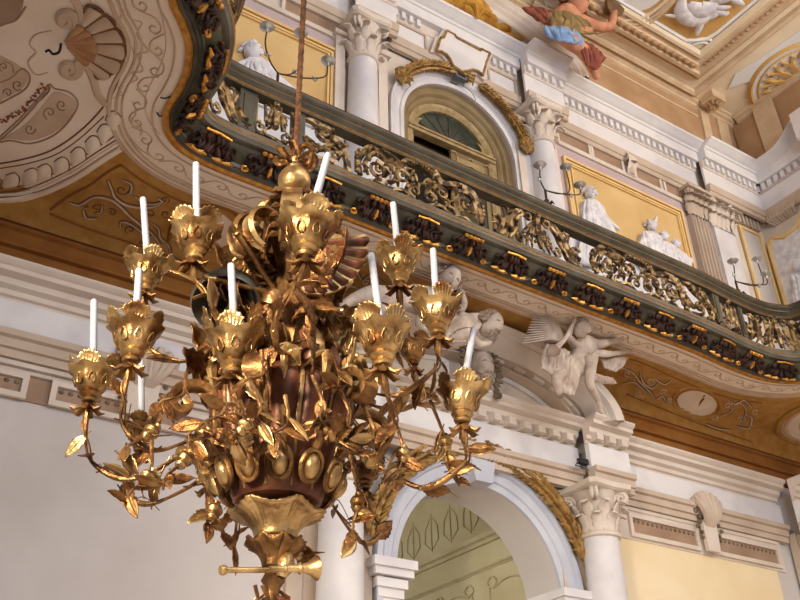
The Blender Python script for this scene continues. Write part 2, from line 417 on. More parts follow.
# ---- columns
def acanthus(q, base, out, h, w, curl=.35):
    """leaf standing on a bell, leaning along out"""
    b = Vector(base); o = Vector(out).normalized(); t = Vector((0, 0, 1)).cross(o)
    rows = []
    for i in range(8):
        s = i/7; z = h*min(s*1.25, 1.0-.45*max(0, s-.75)*2); d = .02+curl*h*(s**2.5)
        ww = w*(.5+.5*math.sin(PI*min(1, s*.85+.12)))*(1+.18*math.cos(s*PI*7))
        rows.append([b+o*(d-abs(k)*.25*ww)+t*(k*ww)+Vector((0, 0, z)) for k in (-.5, -.25, 0, .25, .5)])
    q.grid(rows)
def capital(t, c, r, h, mname='stone'):
    c = Vector(c)
    q = MB(); q.lathe([(r*1.02, -.06), (r*1.12, -.04), (r*1.12, 0), (r*.95, .02), (r*.93, h*.4), (r*1.05, h*.75), (r*1.25, h*.86)], c, 24)
    cap = obj('capital', q, mname, t)
    q = MB()
    for lv, n, hh, dz in ((0, 8, h*.42, 0), (1, 8, h*.68, 0)):
        for k in range(n):
            a = 2*PI*(k+.5*lv)/n; d = Vector((math.cos(a), math.sin(a), 0))
            acanthus(q, c+d*r*.93+Vector((0, 0, dz)), d, hh, r*.62, .5)
    obj('acanthus_leaves', q, mname, cap, solid=.012)
    q = MB()
    for k in range(4):
        a = PI/4+k*PI/2; d = Vector((math.cos(a), math.sin(a), 0)); up = Vector((0, 0, 1))
        cc = c+d*r*1.42+up*h*.74
        for off in (-.035, .035):
            tt = Vector((-d.y, d.x, 0))*off
            sp = spiral((0, 0), r*.34, 1.7, PI*.9, -1, 26)
            q.tube([c+d*r*.8+up*h*.55+tt]+[cc+d*x+up*z+tt for x, z in sp], [.012]+[.045*r/.3*(1-.6*i/26) for i in range(27)], 6)
    obj('volutes', q, mname, cap)
    q = MB(); s = r*1.45
    ring = []
    for k in range(4):
        a = PI/4+k*PI/2
        for da, f in ((-.09, 1.38), (.09, 1.38), (PI/4, .98)):
            ring.append((math.cos(a+da)*s*f, math.sin(a+da)*s*f))
    q.grid([[c+Vector((x*f, y*f, z)) for x, y in ring] for f, z in ((.9, h*.86), (1, h*.9), (1.02, h*1.0))], closeu=True)
    n = len(ring); q.cap(range(2*n, 3*n)); q.cap(list(range(n))[::-1])
    obj('abacus', q, mname, cap)
def column(cx, cy, r, z0, z1, lab, name='column', hcap=.78, m='marble', blocks=True, topz=None):
    t = empty(name, (cx, cy, z0)); tag(t, lab, 'column')
    q = MB(); q.lathe([(r*1.25, z0), (r*1.25, z0+.12), (r*1.05, z0+.2), (r, z0+.3), (r*.97, (z0+z1)/2), (r*.88, z1-hcap-.06), (r*.95, z1-hcap-.03), (r*.95, z1-hcap)], (cx, cy, 0), 32)
    obj('shaft', q, m, t)
    capital(t, (cx, cy, z1-hcap), r*.9, hcap, 'stone')
    return t
PR = []
for i, (cx, lab) in enumerate([(5.72, 'pale stone column rising left of the lower arch behind the chandelier'), (10.36, 'pale stone column rising right of the lower arch below the winged figure')]):
    column(cx, 10.02, .325, 0, 6.82, lab)
    # pilaster behind
    m = MB(); m.box((cx-.62, WY-.085, 0), (cx-.40, WY, 6.28)); m.box((cx+.40, WY-.085, 0), (cx+.62, WY, 6.28)); m.box((cx-.38, WY-.045, 0), (cx+.38, WY, 6.8))
    m.box((cx-.68, WY-.14, 6.3), (cx-.36, WY, 6.42)); m.box((cx+.36, WY-.14, 6.3), (cx+.68, WY, 6.42))
    struct(obj('trim_%d' % TN, m, 'stone_tan', smooth=False)); TN += 1
# fluted pilaster at the far right of the lower wall
def fluted_pilaster(x, y, z0, z1, w, lab, cap=True, mname='stone_tan'):
    t = empty('fluted_pilaster', (x, y, z0)); tag(t, lab, 'pilaster')
    q = MB(); pts = []
    nfl = 5
    pts.append((-w, 0)); pts.append((-w, -.16))
    for i in range(nfl):
        a = -w+2*w*(i+.12)/nfl; b = -w+2*w*(i+.88)/nfl
        pts += [(a, -.16), (a+(b-a)*.2, -.10), (a+(b-a)*.5, -.08), (a+(b-a)*.8, -.10), (b, -.16)]
    pts += [(w, -.16), (w, 0)]
    q.grid([[Vector((x+a, y+b, zq)) for a, b in pts] for zq in (z0, z1-(.75 if cap else 0))])
    obj('shaft', q, mname, t)
    if cap:
        q = MB()
        for lv in (0, 1):
            for k in range(-2, 3):
                acanthus(q, (x+k*w*.42, y-.15, z1-.75), (k*.25, -1, 0), .34+.22*lv, .26, .45)
        c2 = obj('capital', q, mname, t, solid=.014)
        q = MB()
        for s in (-1, 1):
            for dy in (-.2, -.26): q.tube([(x+s*(w*1.0)+px_, y+dy, z1-.18+pz) for px_, pz in spiral((0, 0), .14, 1.6, PI*.5, s, 20)], .025, 6)
        obj('volutes', q, mname, c2)
        q = MB(); q.box((x-w*1.3, y-.34, z1-.08), (x+w*1.3, y, z1)); obj('abacus', q, mname, c2, smooth=False)
    return t
fluted_pilaster(16.05, WY-.05, 0, 7.0, .36, 'fluted tan pilaster at the bottom right edge beside the cream panel', cap=False)

# ---- segmental pediment over the lower arch
PCX, PZ0 = 8.12, 7.90
t = empty('arched_pediment', (PCX, WY, PZ0)); tag(t, 'pale stone curved pediment above the lower arch under the gallery', 'pediment')
def ell(a, b, y, n=40, z0=PZ0, cx=PCX): return [Vector((cx+a*math.cos(PI*i/n), y, z0+b*math.sin(PI*i/n))) for i in range(n+1)]
m = MB()
hood = [(2.66, 1.15, 9.62), (2.66, 1.12, 9.50), (2.60, 1.08, 9.47), (2.52, 1.02, 9.52), (2.48, 1.00, 9.52), (2.42, .96, 9.60), (2.40, .94, 9.60), (2.34, .90, 9.68), (2.20, .82, 9.86), (2.20, .79, 9.90)]
m.grid([ell(a, b, y) for a, b, y in [(2.66, 1.15, WY)]+hood])
obj('hood_moulding', m, 'stone', t)
m = MB(); m.grid([ell(a, b, y) for a, b, y in [(2.22, .80, 9.92), (2.1, .74, 10.15), (2.08, .72, 10.0), (2.0, .68, 9.98), (1.96, .66, 10.1), (1.94, .64, WY)]])
obj('inner_moulding', m, 'stone_tan', t)
m = MB(); m.prism(ell(2.15, .80, WY-.14, 30), (0, .06, 0)); obj('tympanum', m, 'stone', t)
for i in range(15):
    a = PI*(i+.5)/15; m = MB(); p = Vector((PCX+2.20*math.cos(a), 0, PZ0+.79*math.sin(a)))
    tx = Vector((-2.2*math.sin(a), 0, .85*math.cos(a))).normalized(); nx = Vector((tx.z, 0, -tx.x))
    pts = [p-tx*.11-nx*.05, p+tx*.11-nx*.05, p+tx*.11+nx*.08, p-tx*.11+nx*.08]
    m.prism([q+Vector((0, 9.96, 0)) for q in pts], (0, .22, 0)); obj('dentil_block', m, 'stone', t, smooth=False)
for s in (-1, 1):    # raised tympanum panels
    m = MB(); pts = []
    for i in range(9): a = (.10+.30*i/8)*PI; pts.append((s*1.72*math.cos(a), .56*math.sin(a)))
    pts += [(s*.42, .50), (s*.42, .10)]
    P3 = [Vector((PCX+a, WY-.16, PZ0+.08+b)) for a, b in pts]
    for i in range(len(P3)): m.tube([P3[i], P3[(i+1) % len(P3)]], .045, 4)
    obj('panel_frame', m, 'marble', t, smooth=False)
# dentil cubes of the horizontal cornice over the arch
m = MB()
for i in range(13):
    x = 6.4+i*.3; m.box((x-.07, WY-.34, 7.60), (x+.07, WY-.12, 7.72))
for cx in (5.8, 10.7):
    for k in (-1, 0, 1): m.box((cx+k*.28-.07, WY-.60, 7.60), (cx+k*.28+.07, WY-.38, 7.72))
struct(obj('trim_%d' % TN, m, 'stone', smooth=False)); TN += 1
# ================================================================== THE GALLERY
K = 1.0714
GP = [(1.02, 4.4), (1.22, 5.2), (1.44, 5.85), (1.63, 6.08), (1.78, 6.28), (1.87, 6.49), (1.93, 6.74), (1.945, 7.01), (1.94, 7.24), (1.985, 7.43), (2.08, 7.61), (2.22, 7.74), (2.38, 7.82), (2.6, 7.87), (3.0, 7.90), (4, 7.91), (5, 7.93), (6, 7.95), (7, 7.97), (8, 7.99), (9, 8.00), (10, 8.01), (11.0, 8.03), (11.9, 8.10), (12.6, 8.10), (13.05, 8.00), (13.38, 7.80), (13.55, 7.45), (13.57, 7.0), (13.55, 6.5), (13.72, 6.1), (14.1, 5.6), (14.3, 4.6)]
GPATH = smooth_path([(x*K, y*K, 0) for x, y in GP], 7)
def offset_path(path, d, it=3):
    out = []
    for i, p in enumerate(path):
        t = (path[min(i+1, len(path)-1)]-path[max(i-1, 0)]).normalized()
        n = Vector((t.y, -t.x, 0))            # towards the room
        out.append(p+n*d)
    for _ in range(it):
        out = [out[0]]+[(out[i-1]+out[i]*2+out[i+1])/4 for i in range(1, len(out)-1)]+[out[-1]]
    return out
class Path:
    def __init__(s, pts):
        s.p = pts; s.s = [0]
        for a, b in zip(pts, pts[1:]): s.s.append(s.s[-1]+(b-a).length)
    def at(s, d):
        d = max(0, min(s.s[-1]-1e-6, d)); lo = 0
        import bisect
        i = bisect.bisect_right(s.s, d)-1; i = min(i, len(s.p)-2)
        t = (d-s.s[i])/(s.s[i+1]-s.s[i]); p = s.p[i].lerp(s.p[i+1], t)
        tn = (s.p[i+1]-s.p[i]).normalized()
        return p, tn, Vector((tn.y, -tn.x, 0))
    def s_of_x(s, x):
        for i in range(len(s.p)-1):
            if s.p[i].x <= x < s.p[i+1].x and s.p[i].y > 8.0: return s.s[i]+(x-s.p[i].x)
        return 0
OFF = {}
def opath(d):
    k = round(d, 3)
    if k not in OFF: OFF[k] = offset_path(GPATH, d)
    return OFF[k]
def sweepG(mb, prof, closed=True):
    rows = [[p+Vector((0, 0, z)) for p in opath(o)] for o, z in prof]
    mb.grid(rows, closev=closed); return mb
G = empty('gallery', (8, 8.6, ZS)); tag(G, 'long dark-framed musicians gallery with a gilded openwork rail running across the hall wall', 'balcony')
# slab: ochre-painted underside with the cove running down to the wall
COVE = [(10.08, ZS), (10.18, ZS-.02), (10.26, ZS-.07), (10.30, ZS-.15), (10.32, ZS-.28), (10.33, ZS-.50)]
m = MB()
poly = [p+Vector((0, 0, ZS)) for p in GPATH]+[Vector((XR, GPATH[-1].y, ZS)), Vector((XR, COVE[0][0], ZS)), Vector((XL, COVE[0][0], ZS)), Vector((XL, GPATH[0].y, ZS))]
m.v = poly; m.f = [tuple(range(len(poly)))]
obj('painted_soffit', m, 'ochre', G, smooth=False)
m = MB(); m.grid([[Vector((x, y, z)) for y, z in COVE] for x in (XL, XR)]); obj('cove', m, 'ochre', G)
m = MB()
cv = [(10.33, ZS-.40), (10.31, ZS-.46), (10.25, ZS-.47), (10.24, ZS-.52), (10.29, ZS-.54), (10.30, ZS-.72), (10.24, ZS-.74), (10.22, ZS-.79), (10.29, ZS-.80), (10.30, ZS-1.0)]
m.grid([[Vector((x, y, z)) for y, z in cv] for x in (XL, XR)]); obj('cove_moulding', m, 'brown', G)
m = MB(); m.box((XL, 10.305, ZS-1.05), (XR, 10.34, ZS-.40)); obj('cove_backing', m, 'brown_dark', G, smooth=False)
# floor slab of the gallery (top side)
m = MB()
m.grid([[p+Vector((0, 0, ZS+.32)) for p in opath(.2)], [Vector((min(max(p.x, 1.2), 14.9), 10.3, ZS+.32)) for p in GPATH]])
obj('gallery_floor', m, 'stone_tan', G, smooth=False)
# cream border, running leaf scroll, gilt edge, dark cornice
m = MB(); sweepG(m, [(-.02, ZS-.015), (-.60, ZS-.015), (-.60, ZS+.02), (-.02, ZS+.02)]); obj('cream_border', m, 'cream_soffit', G, smooth=False)
m = MB()
for o, w in ((-.62, .03), (-.54, .018), (-.48, .012), (-.14, .012)):
    sweepG(m, [(o-w, ZS-.01), (o-w*.5, ZS-.035), (o+w*.5, ZS-.035), (o+w, ZS-.01)])
obj('border_moulding', m, 'cream_dark', G)
m = MB(); GPt = Path(opath(-.31)); s = 0; k = 0
while s < GPt.s[-1]:
    p, tn, nn = GPt.at(s)
    fr = Frame(p+Vector((0, 0, ZS-.018)), tn, nn, Vector((0, 0, -1)))
    sg = 1 if k % 2 else -1
    pts = [fr(-.2, -.06*sg), fr(-.08, .07*sg), fr(.06, .08*sg), fr(.11, 0), fr(.05, -.04*sg), fr(.0, 0), fr(.03, .025*sg)]
    m.tube(smooth_path(pts, 3), .011, 4)
    s += .30; k += 1
obj('running_scroll', m, 'cream_dark', G)
m = MB(); sweepG(m, [(-.03, ZS-.01), (-.03, ZS-.05), (.02, ZS-.06), (.05, ZS-.03), (.05, ZS+.02)]); obj('gilt_edge', m, 'gilt_line', G)
m = MB(); sweepG(m, [(.04, ZS-.02), (.07, ZS-.05), (.10, ZS-.02), (.12, ZS-.04), (.145, ZS-.01), (.16, ZS-.02), (.18, ZS+.04), (.18, ZS+.30), (.0, ZS+.30)]); obj('lower_cornice', m, 'balcony_paint', G)
m = MB(); sweepG(m, [(.17, ZS+.02), (.30, ZS+.10), (.36, ZS+.20), (.36, ZS+.24), (.1, ZS+.24)]); obj('corbel_bed', m, 'balcony_dark', G)
m = MB(); sweepG(m, [(.34, ZS+.19), (.42, ZS+.19), (.44, ZS+.22), (.46, ZS+.23), (.46, ZS+.31), (.44, ZS+.32), (.43, ZS+.38), (.40, ZS+.41), (.24, ZS+.41), (.2, ZS+.2)]); obj('plinth', m, 'plinth_paint', G)
m = MB(); sweepG(m, [(.458, ZS+.27), (.474, ZS+.28), (.458, ZS+.295)]); sweepG(m, [(.34, ZS+.185), (.335, ZS+.175), (.35, ZS+.185)]); obj('plinth_gilt_line', m, 'gilt_line', G)
ZR0, ZR1 = 10.14, 10.40
m = MB(); sweepG(m, [(.30, ZR0), (.46, ZR0), (.46, ZR0+.03), (.44, ZR0+.05), (.46, ZR0+.09), (.50, ZR0+.12), (.50, ZR0+.15), (.53, ZR0+.17), (.55, ZR0+.22), (.53, ZR0+.25), (.24, ZR0+.25), (.24, ZR0+.1)]); obj('top_rail', m, 'balcony_paint', G)
m = MB(); sweepG(m, [(.455, ZR0+.04), (.47, ZR0+.05), (.455, ZR0+.062)]); sweepG(m, [(.50, ZR0+.155), (.52, ZR0+.157), (.50, ZR0+.168)]); sweepG(m, [(.52, ZR0+.25), (.538, ZR0+.258), (.52, ZR0+.266)]); obj('rail_gilt_line', m, 'gilt_line', G)
RP = Path(opath(.36))            # centre line of the balustrade
CP = Path(opath(.18))
SX = RP.s_of_x(8.0); 
# corbels, two kinds alternating
s0 = CP.s_of_x(2.59*K*1.0+.02)
def corbel(s, kind):
    K2 = 1.25
    p, tn, nn = CP.at(s)
    def F(a, b, c): return p+tn*a*K2+nn*b+Vector((0, 0, ZS+c))
    q = MB(); w = .15
    q.grid([[F(x_*(.7+.3*math.sin(o_*30)), o_, z_) for x_ in (-w, -w*.5, 0, w*.5, w)] for o_, z_ in ((-.01, .26), (-.01, .04), (.03, .0), (.06, .03), (.10, .08), (.15, .10), (.18, .14), (.18, .24))])
    for a_ in (-1, -.5, 0, .5, 1):
        j_ = .03*math.sin(a_*9+s*5)
        q.tube(smooth_path([F(a_*.09, .19, .17), F(a_*.15+j_, .16, .07), F(a_*.10, .10, .05), F(a_*.16-j_, .05, -.03), F(a_*.22, .02, -.02), F(a_*.20, .0, -.06)], 3), [.014+.022*abs(math.sin(.9+i*.42)) for i in range(16)], 6)
    for a_ in (-1, 1):
        q.tube([F(a_*(.20+.045*math.cos(t*.8)), .12+.03*math.sin(t*.8), .06+.045*math.sin(t*.8)) for t in range(8)], [.03-.003*t for t in range(8)], 6)
    for s_ in (-1, 1):
        q.tube([F(s_*w+s_*.0, .06+a, .02+b) for a, b in spiral((0, 0), .06, 1.3, -PI/2, 1, 12)], .025, 5)
        q.tube([F(s_*(w+.05+a), .02+.05*t, .0+b) for t, (a, b) in enumerate([(0, .04), (.05, .0), (.02, -.04), (-.03, -.01)])], .02, 5)
    c = obj('corbel', q, 'corbel_dark', G)
    q = MB()
    if kind:
        for a in (-.11, -.055, 0, .055, .11): q.ball(F(a, .225, .13), .040, 7, 5, (1, .9, .8))
        q.tube([F(0, .15, .02), F(.0, .09, -.03), F(.0, .05, -.07)], [.02, .036, .012], 5)
        for s_ in (-1, 1): q.tube([F(s_*(.24+a), .0+b*.6+.04, -.05+b*.3) for a, b in spiral((0, 0), .055, 1.1, PI/2 if s_ > 0 else PI/2, s_, 10)], [.012+.012*math.sin(i*.3) for i in range(11)], 5)
    else:
        for s_ in (-1, 1):
            q.tube([F(s_*.03, .02, -.08), F(s_*.09, .04, -.09), F(s_*.15, .02, -.08), F(s_*.21, .05, -.08), F(s_*.27, .02, -.06)], [.01, .034, .020, .032, .008], 5)
        q.tube([F(-.14, .22, .13), F(0, .23, .14), F(.14, .22, .13)], .020, 5)
    obj('gilt_ornament', q, 'gilt', c)
n_c = 0
s = s0-.787*6; k = 0
while s < CP.s[-1]-1.6 and n_c < 30:
    corbel(s, (k % 2)); s += .787; k += 1; n_c += 1
# posts
HB, HT = ZS+.40, ZR0+.02
def post(s, w=.075):
    p, tn, nn = RP.at(s); q = MB()
    ring = [(-w, -.06), (w, -.06), (w, .06), (-w, .06)]
    q.grid([[p+tn*a+nn*b+Vector((0, 0, z)) for a, b in ring] for z in (HB, HT)], closeu=True)
    r2 = [(-w*.55, .06), (w*.55, .06), (w*.55, .075), (-w*.55, .075)]
    q.grid([[p+tn*a+nn*b+Vector((0, 0, z)) for a, b in r2] for z in (HB+.08, HT-.08)], closeu=True)
    obj('rail_post', q, 'balcony_paint', G, smooth=False)
def railfn(s0_):
    def F(x, y, l=0):
        p, tn, nn = RP.at(s0_+x); return p+nn*(l*1.6)+Vector((0, 0, HB+y*1.03))
    return F
def rt(q, F, pts, rad, k=3, l=0, n=5, jit=0):
    P = smooth_path([(a, b, 0) for a, b in pts], k)
    m_ = len(P)
    if hasattr(rad, '__len__'): rr = [rad[0]+(rad[1]-rad[0])*math.sin(PI*i/(m_-1)) for i in range(m_)]
    else: rr = [rad]*m_
    q.tube([F(a.x, a.y, l+.012*math.sin(i*.9+l*50)) for i, a in enumerate(P)], [r_*1.4 for r_ in rr], n)
def volute(q, F, c, r, a0, d, rad=.022, turns=1.6, l=.02):
    P = spiral(c, r, turns, a0, d, 20); q.tube([F(a, b, l+.02*(i/20)) for i, (a, b) in enumerate(P)], [rad*1.3*(1-.4*i/20) for i in range(21)], 5)
    e = P[-1]; q.ball(F(e[0], e[1], l+.03), rad*1.15, 6, 5)
def leafblob(q, F, x, y, a, L, w=.035, l=.02):
    q.tube([F(x, y, l), F(x+math.cos(a)*L*.4, y+math.sin(a)*L*.4, l+.03), F(x+math.cos(a+.4)*L*.8, y+math.sin(a+.4)*L*.8, l+.02), F(x+math.cos(a+.9)*L, y+math.sin(a+.9)*L, l)], [w*.5, w, w*.7, .006], 5)
TH = HT-HB
def panel_cartouche(s):
    F = railfn(s); q = MB()
    for m_ in (-1, 1):
        rt(q, F, [(m_*1.02, .02), (m_*1.05, .22), (m_*.98, .42), (m_*.84, .56), (m_*.64, .58), (m_*.46, .50), (m_*.34, .52), (m_*.26, .60), (m_*.1, .66), (0, .67)], (.030, .045), l=.02)
        rt(q, F, [(m_*.92, .05), (m_*.95, .25), (m_*.86, .42), (m_*.70, .48), (m_*.54, .40), (m_*.50, .25)], (.016, .03), l=.04)
        volute(q, F, (m_*.76, .24), .15, PI/2, m_, .026, 1.8)
        volute(q, F, (m_*.33, .30), .13, PI if m_ > 0 else 0, -m_, .024, 1.6)
        volute(q, F, (m_*.14, .14), .11, 0 if m_ > 0 else PI, m_, .02, 1.4)
        rt(q, F, [(m_*.60, .02), (m_*.56, .14), (m_*.44, .20), (m_*.40, .40), (m_*.30, .48), (m_*.12, .46), (m_*.05, .36)], (.014, .028))
        rt(q, F, [(m_*.9, .02), (m_*.7, .07), (m_*.5, .05), (m_*.3, .08), (m_*.1, .03), (0, .03)], (.014, .026))
        rt(q, F, [(m_*.22, .02), (m_*.25, .16), (m_*.16, .28), (m_*.2, .42), (m_*.1, .56)], (.012, .026))
        for i in range(9):
            x = m_*(1.06-.02*i-.09*max(0, i-4)); y = .06+.075*min(i, 6)+.0*i
            q.ball(F(m_*(1.08-.045*max(0, i-4)**1.6), min(.08+.07*i, .50+.02*i), .03), .038, 6, 5)
        for x, y, a, L in ((.62, .16, 2, .16), (.52, .33, .6, .15), (.86, .33, 1.2, .14), (.22, .35, 2.4, .14), (.4, .1, .8, .13), (.96, .1, 1.9, .14), (.06, .2, 1.3, .15), (.72, .52, 2.6, .13), (.3, .56, 2.9, .12), (.68, .08, .2, .12)):
            leafblob(q, F, m_*x, y, a if m_ > 0 else PI-a, L)
    for i in range(-5, 6): rt(q, F, [(i*.05, .585-.002*i*i), (i*.055, .665-.004*i*i)], .016, 1, l=.045)
    obj('openwork_panel', q, 'rail_gilt', G)
def panel_fan(s):
    F = railfn(s); q = MB()
    for m_ in (-1, 1):
        rt(q, F, [(m_*.12, .66), (m_*.34, .62), (m_*.5, .46), (m_*.56, .26), (m_*.68, .10), (m_*.86, .03)], (.03, .05), l=.01)
        rt(q, F, [(m_*.2, .60), (m_*.4, .44), (m_*.46, .22), (m_*.6, .02)], (.014, .028), l=.03)
        rt(q, F, [(m_*.88, .30), (m_*.78, .34), (m_*.70, .26), (m_*.74, .12), (m_*.62, .36), (m_*.66, .52)], (.018, .034), l=.02)
        volute(q, F, (m_*.2, .54), .10, 0 if m_ > 0 else PI, m_, .022, 1.5, .03)
        volute(q, F, (m_*.36, .10), .09, PI/2, -m_, .02, 1.4)
        for i in (1, 2, 3):
            rt(q, F, [(m_*.02*i, .52), (m_*.08*i, .30), (m_*.12*i, .04)], (.012, .02), l=.015)
            q.ball(F(m_*(.105*i-.05), .16, .02), .03, 6, 5); volute(q, F, (m_*(.09*i-.03), .27-.02*i), .045, i, m_, .012, 1.2)
        for x, y, a, L in ((.8, .06, 1.6, .16), (.55, .12, 1.3, .14), (.62, .44, 1.8, .14), (.42, .3, 1.2, .12)): leafblob(q, F, m_*x, y, a if m_ > 0 else PI-a, L)
    rt(q, F, [(0, .64), (0, .40), (0, .02)], (.02, .05), l=.04); q.ball(F(0, .60, .05), .06, 8, 6)
    obj('openwork_panel', q, 'rail_gilt', G)
def panel_scroll(s, w, flip=1):
    F = railfn(s); q = MB()
    volute(q, F, (-.1*flip, .46), .16, PI*.5, -flip, .028, 1.8); volute(q, F, (.08*flip, .18), .13, -PI*.5, -flip, .026, 1.6)
    rt(q, F, [(-w, .64), (-w*.5, .60), (w*.1, .52), (w*.7, .30), (w, .02)], (.03, .05))
    rt(q, F, [(-w, .02), (-w*.9, .3), (-w*.4, .2), (w*.2, .36), (w*.9, .5)], (.016, .034)); rt(q, F, [(-w, .04), (0, .05), (w, .03)], .022)
    for i in range(10): leafblob(q, F, random.uniform(-w, w), random.uniform(.05, .5), random.uniform(0, 6.28), .15)
    obj('openwork_panel', q, 'rail_gilt', G)
def panel_frame(s, w):
    F = railfn(s); q = MB()
    for l_ in (.02,):
        rt(q, F, [(-w, .66), (-w, .02)], .022, 1); rt(q, F, [(w, .66), (w, .02)], .022, 1)
        rt(q, F, [(-w, .64), (-w*.4, .66), (0, .58), (w*.4, .66), (w, .64)], .024); rt(q, F, [(-w*1.1, .04), (0, .07), (w*1.1, .04)], .022)
    rt(q, F, [(-w*.62, .50), (-w*.40, .22), (-w*.1, .50), (0, .22), (w*.3, .48), (w*.45, .2), (w*.62, .42)], (.016, .034), l=.03)
    q.ball(F(0, .24, .04), .055, 8, 6, (1, 1, 1.4)); q.ball(F(0, .60, .04), .05, 7, 5)
    volute(q, F, (-w*.75, .12), .11, PI*.5, 1, .022, 1.4); volute(q, F, (w*.6, .12), .09, PI*.5, -1, .02, 1.4)
    for i in range(6): leafblob(q, F, random.uniform(-w, w)*.8, random.uniform(.08, .5), random.uniform(0, 6.28), .11, .026)
    obj('openwork_panel', q, 'rail_gilt', G)
def SXX(x): return SX+(x-8.0)
panel_fan(SXX(8.0)); panel_cartouche(SXX(5.85)); panel_cartouche(SXX(10.2))
panel_scroll(SXX(4.35), .36); post(SXX(3.90)); panel_frame(SXX(3.55), .26); post(SXX(3.16), .12)
panel_fan(SXX(2.35)); panel_cartouche(SXX(.2)); panel_scroll(SXX(-1.3), .36)
panel_scroll(SXX(11.68), .36, -1); post(SXX(12.14), .09); panel_frame(SXX(12.5), .24); post(SXX(12.85), .06)
panel_fan(SXX(13.75)); panel_cartouche(SXX(15.8))

# ---- painted scrollwork on the ochre soffit (thin raised strap lines)
def onsoffit(u, v):
    p = aZ(u, v, ZS-.006)
    if p.y < COVE[0][0]: return p
    r = ray(u, v)
    best = None
    for (y0, z0), (y1, z1) in zip(COVE, COVE[1:]):
        # intersect with the plane through the facet (along X)
        ny, nz = (z1-z0), -(y1-y0)
        den = ny*r.y+nz*r.z
        if abs(den) < 1e-9: continue
        t = (ny*(y0-0)+nz*(z0-1.6))/den; q = EYE+r*t
        if min(y0, y1)-.02 <= q.y <= max(y0, y1)+.02: best = q; break
    if best is None: best = aY(u, v, 10.30)
    return best-Vector((0, .01, .004))
REC = []
def sline(q, pts, rad=.012, k=4, n=4, taper=True, rec=True):
    if rec and rad > .016 and taper: REC.append((pts, rad))
    P = smooth_path([(u, v, 0) for u, v in pts], k); m_ = len(P)
    rr = [rad*(.45+.55*math.sin(PI*(i+.5)/m_)) if taper else rad for i in range(m_)]
    q.tube([onsoffit(a.x, a.y) for a in P], rr, n)
def swirl(q, c, r, a0, turns, d, rad):
    sline(q, [(c[0]+x, c[1]+y*.75) for x, y in spiral((0, 0), r, turns, a0, d, 12)], rad, 2)
S1 = empty('painted_scrollwork', aZ(150, 205, ZS)); tag(S1, 'pale painted vine scrolls in the triangular ochre field at left under the gallery', 'wall painting')
q = MB()
sline(q, [(69, 203), (80, 205), (95, 197), (110, 199), (120, 206), (130, 216), (140, 224), (152, 234), (160, 245)], .032)
sline(q, [(108, 180), (112, 190), (115, 197), (125, 204), (138, 207), (150, 207), (160, 205)], .032)
sline(q, [(122, 180), (131, 184), (131, 192), (126, 195)], .022); sline(q, [(83, 210), (86, 218), (97, 219)], .022); sline(q, [(102, 205), (101, 212), (94, 214)], .018)
sline(q, [(135, 196), (142, 202), (152, 204), (162, 202), (158, 198)], .024); sline(q, [(120, 228), (121, 222), (130, 224), (140, 231), (148, 238), (152, 236)], .024)
sline(q, [(150, 222), (158, 228), (160, 238), (168, 245), (172, 256), (182, 262)], .02)
sline(q, [(172, 206), (180, 205), (188, 203)], .012); sline(q, [(165, 242), (175, 240), (180, 248)], .014)
obj('vine_scroll', q, 'scroll_paint', S1)
def outline(S):
    q = MB()
    for pts, rad in REC:
        P = smooth_path([(u, v, 0) for u, v in pts], 4); m_ = len(P)
        q.tube([onsoffit(a.x, a.y)+Vector((0, 0, .006)) for a in P], [(rad*(.45+.55*math.sin(PI*(i+.5)/m_))+.014) for i in range(m_)], 5, .5, ref=(0, 0, 1))
    obj('scroll_outline', q, 'line_paint', S); REC.clear()
outline(S1)
q = MB()
for c, r, a, d in (((122, 190), 7, 0, 1), ((97, 208), 6, 1, -1), ((130, 230), 6, 2, 1), ((150, 214), 6, 3, 1), ((165, 200), 5, 1, -1), ((85, 206), 4, 3, 1), ((112, 212), 5, 4, 1), ((142, 243), 5, 2, -1), ((166, 214), 5, 1, 1), ((160, 252), 5, 0, 1)):
    swirl(q, c, r, a, 1.2, d, .011)
obj('vine_outline', q, 'line_paint', S1)
q = MB(); sline(q, [(50, 210), (70, 196), (92, 184), (108, 172), (121, 165)], .02, taper=False); sline(q, [(121, 165), (138, 178), (158, 190), (178, 200), (190, 204)], .02, taper=False); sline(q, [(50, 214), (90, 230), (130, 243), (170, 257)], .018, taper=False)
obj('field_border', q, 'brown', S1)
q = MB(); sline(q, [(168, 242), (172, 225), (180, 214), (195, 208), (212, 206), (232, 212), (244, 228), (240, 245)], .03, taper=False)
sline(q, [(255, 222), (268, 232), (275, 250)], .03, taper=False)
obj('cartouche_frame', q, 'brown', S1)
P0 = [onsoffit(u, v) for u, v in [(174, 240), (178, 224), (190, 214), (206, 211), (224, 215), (236, 226), (234, 242), (215, 252), (190, 250)]]
q = MB(); q.prism([Vector((p.x, min(p.y, 10.05), ZS-.004)) for p in P0], (0, 0, -.006)); obj('cartouche_field', q, 'cream_soffit', S1, smooth=False)
# middle strip between the fan shell and the figures
S2 = empty('painted_scrollwork', aZ(350, 275, ZS)); tag(S2, 'pale vine scrolls left of the curly-haired figure', 'wall painting')
q = MB()
for pts in ([(335, 287), (345, 278), (356, 272), (362, 280), (372, 275), (384, 283)], [(330, 300), (342, 296), (350, 286), (362, 290)], [(380, 262), (392, 268), (400, 264), (410, 272)], [(352, 262), (360, 266), (368, 262)]): sline(q, pts, .022)
for c, r, a, d in (((346, 284), 5, 0, 1), ((366, 283), 5, 1, -1), ((340, 300), 5, 2, 1), ((392, 262), 5, 2, 1)): swirl(q, c, r, a, 1.3, d, .012)
obj('vine_scroll', q, 'scroll_paint', S2); outline(S2)
